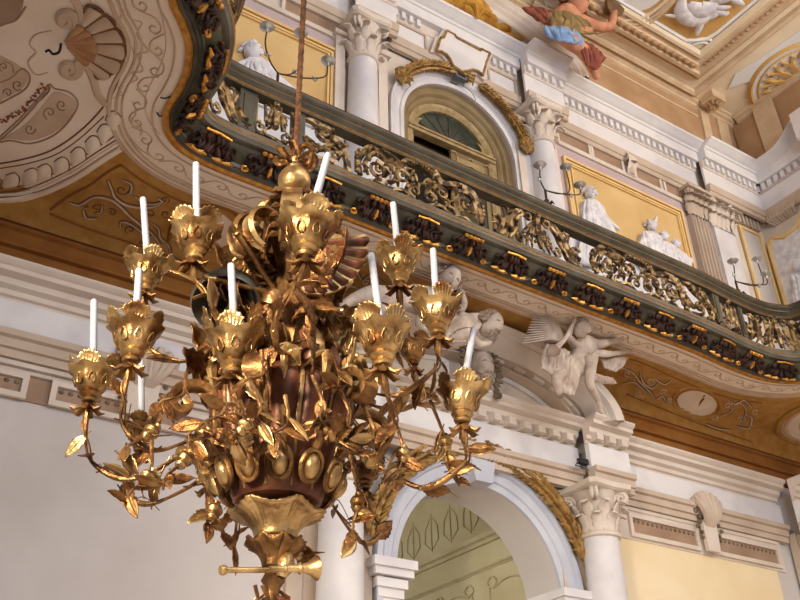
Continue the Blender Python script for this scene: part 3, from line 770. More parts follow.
# right strip
S3 = empty('painted_scrollwork', aZ(690, 400, ZS)); tag(S3, 'pale vine scrolls right of the winged figure', 'wall painting')
q = MB()
for pts in ([(618, 366), (632, 372), (640, 382), (648, 390), (656, 402)], [(640, 372), (643, 382), (652, 388), (660, 382)], [(622, 384), (634, 382), (645, 392)], [(654, 378), (664, 384), (672, 380)], [(655, 400), (662, 396), (666, 404)], [(720, 416), (730, 412), (738, 402), (746, 410), (742, 424)], [(728, 400), (736, 404), (744, 400), (752, 408)], [(735, 426), (748, 428), (752, 418), (745, 414)], [(706, 424), (716, 428), (730, 430)]): sline(q, pts, .024)
for c, r, a, d in (((628, 374), 5, 0, 1), ((650, 382), 5, 2, -1), ((664, 392), 5, 1, 1), ((638, 394), 5, 1, 1), ((728, 406), 5, 1, -1), ((742, 420), 5, 3, 1), ((716, 418), 4, 1, 1), ((756, 412), 4, 1, 1), ((670, 400), 4, 0, 1)): swirl(q, c, r, a, 1.3, d, .012)
obj('vine_scroll', q, 'scroll_paint', S3); outline(S3)
def oval(cx, cy, a, b, n=24, rot=.18): return [(cx+a*math.cos(t)*math.cos(rot)-b*math.sin(t)*math.sin(rot), cy+a*math.cos(t)*math.sin(rot)+b*math.sin(t)*math.cos(rot)) for t in [2*PI*i/n for i in range(n+1)]]
q = MB(); q.tube([onsoffit(u, v) for u, v in oval(697, 403, 24, 15)], .035, 5); q.tube([onsoffit(u, v) for u, v in oval(697, 403, 21, 13)], .02, 5); obj('oval_frame', q, 'ochre', S3)
q = MB(); q.prism([Vector((p.x, p.y, ZS-.003)) if p.y < 10.0 else p for p in [onsoffit(u, v) for u, v in oval(697, 403, 20, 12)][:-1]], (0, 0, -.006)); obj('oval_field', q, 'cream_soffit', S3, smooth=False)
q = MB()
for pts, w in (([(682, 408), (688, 405), (696, 406)], .06), ([(696, 410), (700, 402), (704, 398)], .07), ([(703, 397), (705, 395)], .035), ([(699, 401), (696, 397), (697, 393)], .012), ([(683, 406), (682, 410), (692, 412), (702, 411)], .03)): sline(q, pts, w*.6, 3)
obj('seated_figure', q, 'flower_paint', S3)
q = MB(); sline(q, [(612, 356), (640, 362), (670, 376), (700, 388), (730, 398), (762, 403)], .018, taper=False); sline(q, [(626, 394), (660, 408), (700, 424), (752, 442)], .016, taper=False); obj('field_border', q, 'brown', S3)
# round medallion at the right end
def medallion(name, c, r, lab):
    t = empty(name, (c[0], c[1], ZS)); tag(t, lab, 'painted medallion')
    q = MB(); q.prism([Vector((c[0]+r*math.cos(PI*k/24), c[1]+r*math.sin(PI*k/24), ZS-.02)) for k in range(48)], (0, 0, .012)); obj('field', q, 'cream_soffit', t, smooth=False)
    for rr, w, mm in ((r, .07, 'ochre'), (r*.9, .035, 'cream_dark'), (r*.84, .03, 'cream_soffit'), (r*.66, .03, 'cream_dark'), (r*.58, .025, 'brown')):
        q = MB(); q.lathe([(rr-w, ZS-.019), (rr-w*.5, ZS-.02-w*.6), (rr+w*.5, ZS-.02-w*.6), (rr+w, ZS-.019)], (c[0], c[1], 0), 48); obj('ring_moulding', q, mm, t)
    q = MB()
    for k in range(6): q.tube([Vector((c[0]-.3+.1*k, c[1]-.2+.05*k, ZS-.025)), Vector((c[0]-.2+.1*k, c[1]+.1, ZS-.03)), Vector((c[0]-.1+.06*k, c[1]+.3-.05*k, ZS-.025))], [.03, .05, .02], 5, .5, ref=(0, 0, 1))
    obj('painted_scene', q, 'flower_paint', t)
    return t
mc = aZ(812, 432, ZS); md = medallion('painted_medallion', (mc.x, min(mc.y, 9.0)), 1.22, 'round cream painted medallion with ring mouldings at the right edge under the gallery')
# ---- the big painted oval at left, under the gallery
M = empty('painted_ceiling_medallion', (0.6, 7.5, ZS)); tag(M, 'large cream painted oval with shell, scrolls and ring mouldings at top left', 'ceiling painting')
outer = [(-60, 206), (-20, 204), (0, 201), (22, 199), (45, 192), (76, 177), (102, 160), (121, 148)]
inner_r = [(125, 148), (138, 163), (162, 178), (191, 190)]
def pl(u, v, d=.0):
    p = onsoffit(u, v); return Vector((p.x, p.y, p.z-.008-d)) if p.y < 10.08 else p-Vector((0, d+.004, .004))
pts = smooth_path([(a, b, 0) for a, b in outer], 4)
edge = [pl(p.x, p.y) for p in pts]
cb = opath(-.58)
side = [Vector((p.x, p.y, ZS-.012)) for p in cb if p.y < edge[-1].y and p.x < 2.2]
edge = [Vector((p.x, min(p.y, 10.07), ZS-.012)) for p in edge]
poly = [Vector((-3, edge[0].y, ZS-.012))]+edge+side[::-1]+[Vector((side[0].x, 3, ZS-.012)), Vector((-3, 3, ZS-.012))]
m = MB(); m.prism(poly, (0, 0, .03)); obj('cream_field', m, 'cream_soffit', M, smooth=False)
def pline(q, pts, rad, k=5, taper=False, d=0, n=5, flat=1):
    P = smooth_path([(u, v, 0) for u, v in pts], k); m_ = len(P)
    q.tube([pl(a.x, a.y, d) for a in P], [rad*(.35+.65*math.sin(PI*(i+.5)/m_)) if taper else rad for i in range(m_)], n, flat, ref=(0, 0, 1))
q = MB()
for dx, rad in ((0, .05), (5, .03)):
    pline(q, [(a-dx*.5, b-dx) for a, b in outer], rad, flat=.6)
obj('ring_moulding', q, 'cream_soffit', M)
q = MB()
for dx in (3, 8.5, 12): pline(q, [(a-dx*.55, b-dx) for a, b in outer], .010, flat=.6)
pline(q, [(-40, 168), (0, 163), (26, 158), (51, 150), (76, 134), (98, 113), (113, 92), (122, 70)], .012)
pline(q, [(-40, 175), (0, 168), (28, 163), (56, 154), (80, 138), (104, 116)], .008)
obj('ring_shadow_line', q, 'line_paint', M)
# gadroons round the rim
q = MB(); path = smooth_path([(-30, 184, 0), (10, 180, 0), (38, 173, 0), (64, 163, 0), (88, 147, 0), (106, 130, 0), (118, 110, 0)], 6)
L = [0]
for a, b in zip(path, path[1:]): L.append(L[-1]+(b-a).length)
q2 = MB()
for i in range(10):
    s_ = L[-1]*(i+.5)/10; j = max(k for k in range(len(L)) if L[k] <= s_); p = path[j]; tn = (path[min(j+1, len(path)-1)]-path[j-1]).normalized(); nn = Vector((tn.y, -tn.x, 0))
    lp = [p-tn*9-nn*6, p-tn*2-nn*8, p+tn*7-nn*7, p+tn*10+nn*1, p+tn*6+nn*7, p-tn*3+nn*6]
    P3 = [pl(a.x, a.y) for a in smooth_path(lp, 3, closed=True)]
    c = sum(P3, Vector((0, 0, 0)))/len(P3)
    q.grid([P3, [x.lerp(c, .35)+Vector((0, 0, -.035)) for x in P3], [x.lerp(c, .8)+Vector((0, 0, -.045)) for x in P3], [x.lerp(c, .98)+Vector((0, 0, -.046)) for x in P3]], closeu=True)
    P3 = [pl(a.x, a.y, .004) for a in smooth_path([lp[2], lp[3], lp[4], lp[5]], 3)]
    q2.tube(P3, .009, 4)
obj('gadroon_band', q, 'cream_soffit', M); obj('gadroon_outline', q2, 'line_paint', M)
# shell
ce = (64, 42)
q = MB(); q2 = MB(); rim = []
angs = [-78, -52, -28, -6, 17, 40, 62]
shp = [(93, 5), (106, 17), (117, 34), (123, 52), (119, 68), (107, 78), (92, 72)]
shp = [(88, 4), (104, 13), (115, 26), (123, 42), (121, 59), (111, 72), (97, 76)]
rows = []
N = len(shp)-1
for i in range(N*8+1):
    t = i/8; j = min(int(t), N-1); f = t-j
    a = Vector(shp[j]).lerp(Vector(shp[j+1]), f)
    bul = 1+.06*math.sin(PI*f)
    e = Vector(ce)+(a-Vector(ce))*bul
    rows.append([pl(ce[0]+(e.x-ce[0])*s, ce[1]+(e.y-ce[1])*s, .015+.07*s*math.sin(PI*f)**.8*(1-.3*s)) for s in (.03, .25, .5, .75, .92, 1)])
    rim.append(pl(e.x, e.y, .02))
q.grid(rows); obj('shell', q, 'cream_dark', M)
q = MB(); q.grid([[ce3+(p-ce3)*s+Vector((0, 0, -.012)) for s in (.05, .3, .55)] for ce3, p in [(r[0], r[-1]+Vector((0, 0, -.03))) for r in rows]]); obj('shell_heart', q, 'shell_heart', M)
q2.tube(rim, .022, 5)
for i in range(0, len(shp)): q2.tube([pl(ce[0]+(shp[i][0]-ce[0])*s, ce[1]+(shp[i][1]-ce[1])*s, .02) for s in (.45, .75, 1)], [.005, .012, .018], 5)
obj('shell_outline', q2, 'line_paint', M)
q = MB()
def volpx(q, c, r, a0, turns, d, rad, ext):
    P = [(c[0]+x, c[1]+y) for x, y in spiral((0, 0), r, turns, a0, d, 18)]
    P = ext+P; P = smooth_path([(a, b, 0) for a, b in P], 2)
    q.tube([pl(a.x, a.y, .01) for a in P], [rad*(.6+.4*math.sin(PI*min(1, (i+4)/len(P)))) for i in range(len(P))], 7, .7, ref=(0, 0, 1))
volpx(q, (67, 19), 9, .2, 1.5, -1, .055, [(60, -12), (72, -4), (80, 8), (82, 20), (76, 30), (68, 31)][:5])
volpx(q, (70, 68), 9, -.2, 1.5, 1, .055, [(106, 104), (98, 94), (94, 80), (88, 66), (78, 60)][:5])
obj('c_scroll', q, 'cream_dark', M)
q = MB()
for pts in ([(52, 30), (36, 34), (30, 44), (36, 52), (28, 62), (36, 74), (48, 72)], [(90, -2), (92, 12), (82, 20)], [(62, 64), (66, 74), (78, 70)],
            [(124, 4), (130, 18), (142, 22), (137, 34), (148, 50), (138, 54), (143, 70), (132, 72), (138, 78), (128, 84), (126, 92), (112, 98)],
            [(124, 8), (120, 20), (126, 30)], [(132, 46), (136, 60)], [(118, 86), (122, 92)],
            [(132, 100), (136, 112), (132, 122), (142, 132)], [(122, 112), (126, 130), (140, 148), (156, 158)], [(130, 116), (142, 128), (140, 136)]):
    pline(q, pts, .013, 4, True)
pline(q, [(155, -6), (163, 20), (166, 45), (160, 66), (150, 85), (145, 100), (148, 118), (160, 134)], .008)
obj('feather_outline', q, 'cream_dark', M)
q = MB()
for pts in ([(-8, 144), (10, 140), (30, 143), (52, 136), (68, 122), (78, 104), (70, 92), (55, 88), (49, 84), (40, 96), (20, 118), (-8, 144)], [(-8, 26), (10, 22), (18, 18), (26, 6)], [(-8, 84), (10, 78), (22, 68), (30, 76), (26, 88), (10, 98), (-6, 106)],
            [(4, 60), (12, 64), (14, 72)], [(50, 84), (38, 102), (20, 122), (0, 140)]): pline(q, pts, .012, 4)
obj('panel_outline', q, 'stone_shadowline', M)
for pts, mm, nm in (([(0, 140), (14, 132), (30, 120), (44, 104), (54, 92), (66, 94), (76, 104), (68, 120), (52, 133), (30, 140), (10, 138)], 'cream_dark', 'leaf_panel'),
                ([(-20, 28), (6, 24), (18, 16), (24, 0), (20, -14), (-20, -14)], 'stone_shadowline', 'dark_panel'),
                ([(-20, 106), (4, 98), (22, 88), (28, 76), (20, 66), (6, 58), (-20, 50)], 'cream_dark', 'leaf_panel')):
    P = [pl(a.x, a.y) for a in smooth_path([(a, b, 0) for a, b in pts], 3, closed=True)]
    q = MB(); q.prism(P, (0, 0, -.006)); obj(nm, q, mm, M, smooth=False)
q = MB()
for i in range(26):
    t = i/25; u, v = -4+48*t, 122-36*t+6*math.sin(t*PI)
    for k in range(2):
        q.ball(pl(u+random.uniform(-2, 2), v+random.uniform(-3, 3), .008), random.uniform(.012, .022), 6, 4, (1, 1, .4))
obj('flower_band', q, 'flower_paint', M)
q = MB(); pline(q, [(40, 100), (48, 92), (50, 86)], .01)
for c, r, a in (((30, 128), 6, 0), ((50, 112), 7, 2), ((62, 104), 6, 1), ((18, 84), 6, 1), ((8, 92), 5, 3), ((4, 66), 5, 2)): pline(q, [(c[0]+x, c[1]+y) for x, y in spiral((0, 0), r, 1.2, a, 1, 10)], .010, 2)
obj('leaf_drawing', q, 'soot', M)
# black hooks in the soffit
def hook(pts, lab, k=.012):
    q = MB(); q.tube(smooth_path(pts, 4), k, 6); o = obj('ceiling_hook', q, 'lamp_black'); tag(o, lab, 'hook'); return o
b = aZ(61, 44, ZS-.02)
hook([b, b+Vector((0, 0, -.12)), b+Vector((-.05, .03, -.15)), b+Vector((-.09, .05, -.10)), b+Vector((-.12, .06, -.13))], 'small black hook hanging from the centre of the painted shell', .014)
b = aZ(172, 96, ZS-.02); hook([b, b+Vector((-.06, .02, -.05)), b+Vector((-.11, .05, -.04))], 'upper of two tiny black hooks beside the gilt edge', .01)
b = aZ(163, 116, ZS-.02); hook([b, b+Vector((-.05, -.03, -.05)), b+Vector((-.09, -.06, -.04))], 'lower of two tiny black hooks beside the gilt edge', .01)
# ================================================================== UPPER WALL
def U(x, z, y=WY-.05): return Vector((x*y/10, y, zz(z, y)))
UY = 10.30
DCX, DCZ = 8.13*1.03, zz(13.15, UY)
def up(z): return zz(z, UY)
ZT = 19.3
m = MB(); arch_wall(m, XL, 17.8, 9.4, ZT, DCX, DCZ, 1.30*1.03, UY, .5)
struct(obj('wall_back_upper', m, 'stone'))
m = MB(); m.box((17.70, -8, 0), (17.9, 10.6, ZT)); struct(obj('wall_right', m, 'stone'))
m = MB(); m.box((DCX-1.6, UY+.5, 9.4), (DCX+1.6, UY+.6, 15.5)); struct(obj('dark_sheet_behind_door', m, 'void'))  # near-black sheet standing in for the unlit space behind the ajar door
# entablature
A0, A1, F1, D1, C1, TT = 15.06, 15.36, 15.90, 16.12, 16.38, 16.58
def ubands(x0, x1, dy=0.0, m1=0, dent=True):
    global TN
    y = UY-dy
    prof = [(y, D1), (y-.14, D1), (y-.22, D1), (y-.22, C1), (y-.26, C1+.01), (y-.28, C1+.05), (y-.36, C1+.07), (y-.42, C1+.13), (y-.48, C1+.15), (y-.50, TT), (y, TT)]
    for mm, pr in (('marble', prof), ('marble', [(y, A1), (y-.05, A1), (y-.05, F1), (y, F1)]),
                   ('stone', [(y, F1), (y-.07, F1), (y-.09, F1+.03), (y-.09, D1), (y, D1)]),
                   ('stone_tan', [(y, A0), (y-.08, A0), (y-.09, A0+.11), (y-.12, A0+.12), (y-.14, A1-.06), (y-.14, A1), (y, A1)])):
        q = MB(); q.ext(pr, x0, x1, 0, m1); struct(obj('trim_%d' % TN, q, mm)); TN += 1
    if dent:
        q = MB(); n = int((x1-x0)/.19)
        for i in range(n):
            a = x0+(i+.2)*(x1-x0)/n; q.box((a, y-.16, F1+.03), (a+.10, y-.08, D1-.01))
        struct(obj('trim_%d' % TN, q, 'marble', smooth=False)); TN += 1
ubands(XL, 5.85); ubands(5.85, 6.75, .3); ubands(6.75, 9.95, .05, dent=False); ubands(9.95, 11.05, .3); ubands(11.05, 15.55); ubands(15.55, 17.70, .22)
# dentils beside the cartouche
q = MB()
for x0 in (6.8, 9.25):
    for i in range(4): q.box((x0+i*.18, UY-.21, F1+.03), (x0+i*.18+.09, UY-.1, D1-.01))
struct(obj('trim_%d' % TN, q, 'marble', smooth=False)); TN += 1
q = MB(); frame_box(q, 6.78, 7.62, A1+.02, F1-.02, UY-.1, .05, .04); frame_box(q, 9.15, 9.92, A1+.02, F1-.02, UY-.1, .05, .04)
struct(obj('trim_%d' % TN, q, 'stone_tan', smooth=False)); TN += 1
# right wall entablature (returns towards the camera, with a curved crown)
def rbands():
    global TN
    x = 17.70
    def P(off, z, y): return Vector((x-off, y, z))
    def crown(y):
        t = (9.2-y)
        return 0 if t < 0 else .55*(1-math.cos(min(1, t/1.1)*PI))*.5
    sets = (('marble', [(0, D1), (.22, D1), (.22, C1), (.28, C1+.05), (.36, C1+.07), (.42, C1+.13), (.50, C1+.16), (.50, TT), (0, TT)], 1),
            ('marble', [(0, A1), (.05, A1), (.05, F1), (0, F1)], 0), ('stone', [(0, F1), (.09, F1+.03), (.09, D1), (0, D1)], 0),
            ('stone_tan', [(0, A0), (.08, A0), (.12, A0+.12), (.14, A1), (0, A1)], 0))
    for mm, pr, c in sets:
        q = MB(); ys = [10.3-.12*i for i in range(60)]
        q.grid([[P(o, z+(crown(y)*((z-D1)/.46 if c else 0)), y) for o, z in pr] for y in ys]); struct(obj('trim_%d' % TN, q, mm)); TN += 1
    q = MB()
    for i in range(30): q.box((x-.16, 9.95-i*.19, F1+.03), (x-.08, 10.05-i*.19, D1-.01))
    struct(obj('trim_%d' % TN, q, 'marble', smooth=False)); TN += 1
    q = MB()   # projecting block
    for z0_, z1_, pr in ((A1, F1, .30), (A0, A1, .38), (F1, D1, .36), (D1, TT+.3, .8)):
        q.box((x-pr, 6.8, z0_+.001), (x, 8.3, z1_))
    struct(obj('trim_%d' % TN, q, 'marble', smooth=False)); TN += 1
rbands()
column(17.2, 7.9, .30, 9.5, A0, 'pale stone column on the end wall at the far right edge above the gallery', hcap=.9)
# lilac & yellow panels
def bigpanel(x0, x1, lab_i):
    global TN
    q = MB(); q.box((x0-.05, UY-.02, 9.45), (x1+.05, UY, up(11.95))); q.box((x0-.08, UY-.08, up(11.95)), (x1+.08, UY, up(12.0)-.002)); struct(obj('trim_%d' % TN, q, 'dado_white', smooth=False)); TN += 1
    q = MB(); q.box((x0, UY-.015, up(12.0)), (x1, UY, up(14.25))); struct(obj('trim_%d' % TN, q, 'lilac', smooth=False)); TN += 1
    q = MB(); q.box((x0+.14, UY-.03, up(12.15)), (x1-.14, UY-.01, up(13.98))); struct(obj('trim_%d' % TN, q, 'yellow_panel', smooth=False)); TN += 1
    q = MB()
    for i, (w, d) in enumerate(((.06, .07), (.05, .05), (.03, .06))):
        a = .14+i*.09; frame_box(q, x0+a, x1-a, up(12.15)+i*.09, up(13.98)-i*.09, UY-.02, w, d)
    struct(obj('trim_%d' % TN, q, 'yellow_frame', smooth=False)); TN += 1
bigpanel(XL+1, 5.62*1.03, 0); bigpanel(10.6*1.03, 14.37*1.03, 1)
def ucoffer(x0, x1):
    global TN
    t = coffer(x0, x1, up(14.36), up(14.70), UY-.01, 'trim_%d' % TN, False); TN += 1; struct(t)
for x in (-.4, 1.3, 3.0, 4.55): ucoffer(x, x+1.15)
for x in (11.05, 12.05): ucoffer(x, x+.85)
for x in (13.35, 14.3): ucoffer(x, x+.75)
q = MB(); q.ext([(UY, up(14.28)), (UY-.06, up(14.28)), (UY-.08, up(14.36)), (UY, up(14.38))], XL, 5.8); q.ext([(UY, up(14.28)), (UY-.06, up(14.28)), (UY-.08, up(14.36)), (UY, up(14.38))], 11.0, 15.8)
struct(obj('trim_%d' % TN, q, 'stone')); TN += 1
def ubracket(x, lab):
    t = empty('wall_console', (x, UY, up(14.3))); tag(t, lab, 'bracket')
    q = MB(); pr = [(0, 14.3), (-.10, 14.32), (-.12, 14.45), (-.20, 14.6), (-.22, 14.75), (-.16, 14.86), (0, 14.88)]
    q.grid([[Vector((x+a, UY+d, up(z_))) for d, z_ in pr] for a in (-.13, -.06, 0, .06, .13)]); obj('console_block', q, 'stone', t)
    q = MB()
    for s in (-1, 1): q.tube([Vector((x+s*.14, UY-.13+a, up(14.72)+b)) for a, b in spiral((0, 0), .09, 1.4, 0, 1, 14)], .02, 5)
    acanthus(q, (x, UY-.12, up(14.34)), (0, -1, 0), .32, .2, .5); obj('leaf_carving', q, 'stone_tan', t)
ubracket(13.12, 'small carved console between coffers above the yellow panel with two statues'); ubracket(2.75, 'small carved console above the left yellow panel')
column(6.07*1.0, 10.08, .30, 9.5, A0, 'pale stone column left of the arched gallery door', hcap=.95)
column(10.18*1.01, 10.08, .30, 9.5, A0, 'pale stone column right of the arched gallery door', hcap=.95)
for cx in (6.12, 10.3):
    q = MB(); q.box((cx-.55, UY-.12, 9.5), (cx-.36, UY, up(14.4))); q.box((cx+.36, UY-.12, 9.5), (cx+.55, UY, up(14.4)))
    q.box((cx-.6, UY-.18, up(14.3)), (cx-.3, UY, up(14.4))); q.box((cx+.3, UY-.18, up(14.3)), (cx+.6, UY, up(14.4))); struct(obj('trim_%d' % TN, q, 'stone', smooth=False)); TN += 1
fluted_pilaster(15.15, UY-.0, 9.5, A0, .30, 'fluted tan pilaster right of the yellow panel with statues, near the room corner')
q = MB(); q.box((15.62, UY-.14, 9.5), (16.35, UY, up(14.86))); struct(obj('trim_%d' % TN, q, 'marble', smooth=False)); TN += 1
capital_t = empty('pilaster_capital', (15.98, UY-.14, A0-.8)); tag(capital_t, 'carved leafy capital on the plain white pilaster beside the room corner', 'capital')
q = MB()
for lv in (0, 1):
    for k in range(-2, 3): acanthus(q, (15.98+k*.17, UY-.15, A0-.8), (k*.2, -1, 0), .38+.25*lv, .22, .45)
obj('acanthus_leaves', q, 'stone', capital_t, solid=.014)
q = MB()
for s in (-1, 1): q.tube([(15.98+s*.36+a, UY-.26, A0-.16+b) for a, b in spiral((0, 0), .15, 1.6, PI*.5, s, 20)], .03, 6)
obj('volutes', q, 'stone', capital_t)
# end-wall framed niche painting
def rp(u, v): return aX(u, v, 17.68)
nich = empty('framed_wall_panel', rp(780, 290)); tag(nich, 'grey painted figure panel with curved tan frame on the end wall above the gallery bend', 'wall painting')
pts = [(17.64, 10.15, 10.0), (17.64, 10.15, up(14.05)), (17.64, 10.0, up(14.2)), (17.64, 9.7, up(14.05)), (17.64, 9.3, up(14.12)), (17.64, 9.15, up(14.3)), (17.64, 9.0, up(14.1)), (17.64, 9.0, 10.0)]
q = MB(); q.prism(pts, (.03, 0, 0)); obj('panel_field', q, 'grisaille', nich, smooth=False)
q = MB()
for a, b in zip(pts, pts[1:]): q.tube([a, b], .06, 6)
obj('frame', q, 'yellow_frame', nich)
q = MB()
for i in range(7):
    y = 9.9-i*.11; h = 12.6+.5*math.sin(i*1.1)
    q.tube(smooth_path([(17.63, y, 10.5), (17.58, y+.06, 11.6), (17.60, y-.05, h), (17.62, y, h+.3)], 3), [.05+.06*math.sin(PI*k/9) for k in range(10)], 6)
q.ball((17.58, 9.55, 13.5), .14, 10, 8); obj('draped_figure', q, 'grisaille', nich)
q = MB()
for k in range(-4, 5): q.tube([(17.60, 9.57+k*.10, up(14.75)), (17.51, 9.57+k*.09, up(14.6)), (17.92, 9.57+k*.05, up(14.38))], [.03, .05, .015], 6)
obj('shell_crest', q, 'stone_tan', nich)
q = MB(); q.box((17.62, 8.3, 9.5), (17.70, 8.75, A0)); q.box((16.36, UY-.05, 9.5), (17.70, UY, A0)); struct(obj('trim_%d' % TN, q, 'stone', smooth=False)); TN += 1
q = MB(); q.box((16.75, UY-.09, 9.5), (17.45, UY-.04, up(14.3))); struct(obj('trim_%d' % TN, q, 'plaster', smooth=False)); TN += 1
q = MB(); frame_box(q, 16.68, 17.5, 9.4, up(14.35), UY-.08, .07, .05); struct(obj('trim_%d' % TN, q, 'yellow_frame', smooth=False)); TN += 1
q = MB()
for k in range(6): q.box((16.7+k*.14, UY-.16, up(14.42)), (16.77+k*.14, UY-.04, up(14.75)))
struct(obj('trim_%d' % TN, q, 'stone_tan', smooth=False)); TN += 1

# ---- arched gallery door
def archsweep(prof, cx, cz, y, z0):
    q = MB(); rows = []
    for i in range(41):
        a = PI*i/40; rows.append([Vector((cx+r*math.cos(a), y+d, cz+r*math.sin(a))) for r, d in prof])
    rows = [[Vector((p.x, p.y, z0)) for p in rows[0]]]+rows+[[Vector((p.x, p.y, z0)) for p in rows[-1]]]
    q.grid(rows); return q
R1 = 1.30*1.03
struct(obj('trim_%d' % TN, archsweep([(R1-.02, 0), (R1-.02, -.06), (R1+.06, -.08), (R1+.08, -.05), (R1+.16, -.05), (R1+.18, -.11), (R1+.26, -.13), (R1+.29, -.16), (R1+.33, -.16), (R1+.33, 0)], DCX, DCZ, UY, 9.5), 'marble')); TN += 1
D = empty('door_1', (DCX, UY+.2, 9.5)); struct(D)
obj('frame', archsweep([(1.06, .45), (1.06, .20), (1.10, .16), (1.16, .16), (1.20, .10), (R1, .08), (R1, .45)], DCX, DCZ, UY, 9.5), 'door_wood', D)
obj('inner_frame', archsweep([(.90, .42), (.90, .26), (.95, .22), (1.0, .24), (1.06, .22), (1.07, .42)], DCX, DCZ, UY, 9.5), 'door_trim', D)
q = MB(); q.box((DCX-1.04, UY+.20, DCZ+.06), (DCX+1.04, UY+.36, DCZ+.18)); q.box((DCX-1.03, UY+.17, DCZ+.13), (DCX+1.03, UY+.195, DCZ+.175)); obj('transom', q, 'door_trim', D, smooth=False)
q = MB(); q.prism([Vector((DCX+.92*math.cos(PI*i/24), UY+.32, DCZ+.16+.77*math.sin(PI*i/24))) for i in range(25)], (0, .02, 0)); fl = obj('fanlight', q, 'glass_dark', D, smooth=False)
q = MB()
for i in range(1, 8):
    a = PI*i/8; q.tube([(DCX+.1*math.cos(a), UY+.31, DCZ+.18+.1*math.sin(a)), (DCX+.88*math.cos(a), UY+.31, DCZ+.16+.74*math.sin(a))], .008, 4)
obj('glazing_bar', q, 'balcony_dark', fl)
q = MB()
for s in (-1, 1):
    q.prism([(DCX+s*.93, UY+.30, DCZ+.18), (DCX+s*.66, UY+.30, DCZ+.18), (DCX+s*.68, UY+.30, DCZ+.25), (DCX+s*.77, UY+.30, DCZ+.29), (DCX+s*.75, UY+.30, DCZ+.38), (DCX+s*.66, UY+.30, DCZ+.5), (DCX+s*.82, UY+.30, DCZ+.45)], (0, -.03, 0))
obj('corner_carving', q, 'door_trim', fl, smooth=False)
def leafdoor(hx, sgn, ang, lab=None):
    e = MB(); w = .93; h0, h1 = 9.6, DCZ+.05
    def T(a, d, z): return Vector((hx+sgn*(a*math.cos(ang)+d*math.sin(ang)), UY+.30-a*math.sin(ang)+d*math.cos(ang)*1, z))
    def bx(q, a0, a1, d0, d1, z0, z1):
        o = len(q.v)
        for z_ in (z0, z1):
            for a, d in ((a0, d0), (a1, d0), (a1, d1), (a0, d1)): q.v.append(T(a, d, z_))
        for f in [(0, 3, 2, 1), (4, 5, 6, 7), (0, 1, 5, 4), (1, 2, 6, 5), (2, 3, 7, 6), (3, 0, 4, 7)]: q.f.append(tuple(o+i for i in f))
    for a0, a1, z0, z1 in ((0, .13, h0, h1), (w-.13, w, h0, h1), (.13, w-.13, h1-.16, h1), (.13, w-.13, h0, h0+1.0)): bx(e, a0, a1, 0, .06, z0, z1)
    ob = obj('door_leaf', e, 'door_wood', D, smooth=False)
    q = MB(); bx(q, .13, w-.13, .02, .04, h0+1.0, h1-.16); obj('pane', q, 'glass_dark', ob, smooth=False)
    q = MB()
    arch = [(.13, h1-.62), (.20, h1-.44), (.30, h1-.42), (.36, h1-.30), (w/2, h1-.26), (w-.36, h1-.30), (w-.30, h1-.42), (w-.20, h1-.44), (w-.13, h1-.62)]
    q.prism([T(a, -.012, z_) for a, z_ in arch+[(w-.13, h1-.14), (.13, h1-.14)]], T(0, .03, 0)-T(0, 0, 0))
    q.tube([T(a, -.02, z_) for a, z_ in arch], .018, 5)
    for a, z_ in ((.07, h1-.08), (.07, h1-.4), (w-.07, h1-.08), (w-.07, h1-.4), (w/2, h1-.10)):
        q.tube([T(a-.05, -.015, z_), T(a, -.03, z_+.03), T(a+.05, -.015, z_)], .018, 5)
    obj('carved_moulding', q, 'door_trim', ob)
leafdoor(DCX+.93, -1, 0); leafdoor(DCX-.93, 1, -.75)
# gold garland over the door arch, with end rosettes
RG = R1+.27
garland('leaf_garland', DCX, DCZ, RG, UY-.15, PI*.80, PI*.46, 'garland_gold', 'gilded leaf garland over the left of the gallery door arch', 'garland', 22, .16)
garland('leaf_garland', DCX, DCZ, RG, UY-.15, PI*.40, PI*.13, 'garland_gold', 'gilded leaf garland over the right of the gallery door arch', 'garland', 20, .15)
for a, lab in ((PI*.84, 'curled gilded rosette at the left end of the door garland'), (PI*.09, 'gilded leaf tassel at the right end of the door garland')):
    q = MB(); c = Vector((DCX+RG*math.cos(a), UY-.22, DCZ+RG*math.sin(a)))
    q.tube([c+Vector((x_, -.02, z_)) for x_, z_ in spiral((0, 0), .17, 1.8, PI/2, 1, 24)], [.06*(1-.5*i/24) for i in range(25)], 6)
    for k in range(7): q.tube([c, c+Vector((.12*math.cos(k*.9), -.06, .12*math.sin(k*.9))), c+Vector((.22*math.cos(k*.9), 0, .22*math.sin(k*.9)))], [.03, .05, .01], 5)
    tag(obj('gilded_rosette', q, 'garland_gold'), lab, 'rosette')
# cartouche over the door
cpx = [(155, 175), (200, 200), (205, 215), (345, 290), (350, 280), (400, 305), (395, 318), (380, 355), (368, 400), (360, 430), (330, 405), (300, 398), (270, 405), (240, 410), (190, 375), (170, 335), (150, 310), (125, 295), (95, 290), (120, 215), (135, 215)]
cpt = [aY(420+a/5.714, b/5.714, UY-.30) for a, b in cpx]
C = empty('marble_cartouche', sum(cpt, Vector())/len(cpt)); tag(C, 'white marble cartouche with thin gilt frame above the arched gallery door', 'cartouche')
q = MB(); q.prism(cpt, (0, .10, 0)); obj('marble_field', q, 'marble', C, smooth=False)
q = MB()
for a, b in zip(cpt, cpt[1:]+cpt[:1]): q.tube([a, b], .028, 6)
obj('gilt_frame', q, 'garland_gold', C)
q = MB(); cc = sum(cpt, Vector())/len(cpt); q.prism([cc+(p-cc)*1.16+Vector((0, .05, 0)) for p in cpt], (0, .2, 0)); obj('backing', q, 'stone', C, smooth=False)
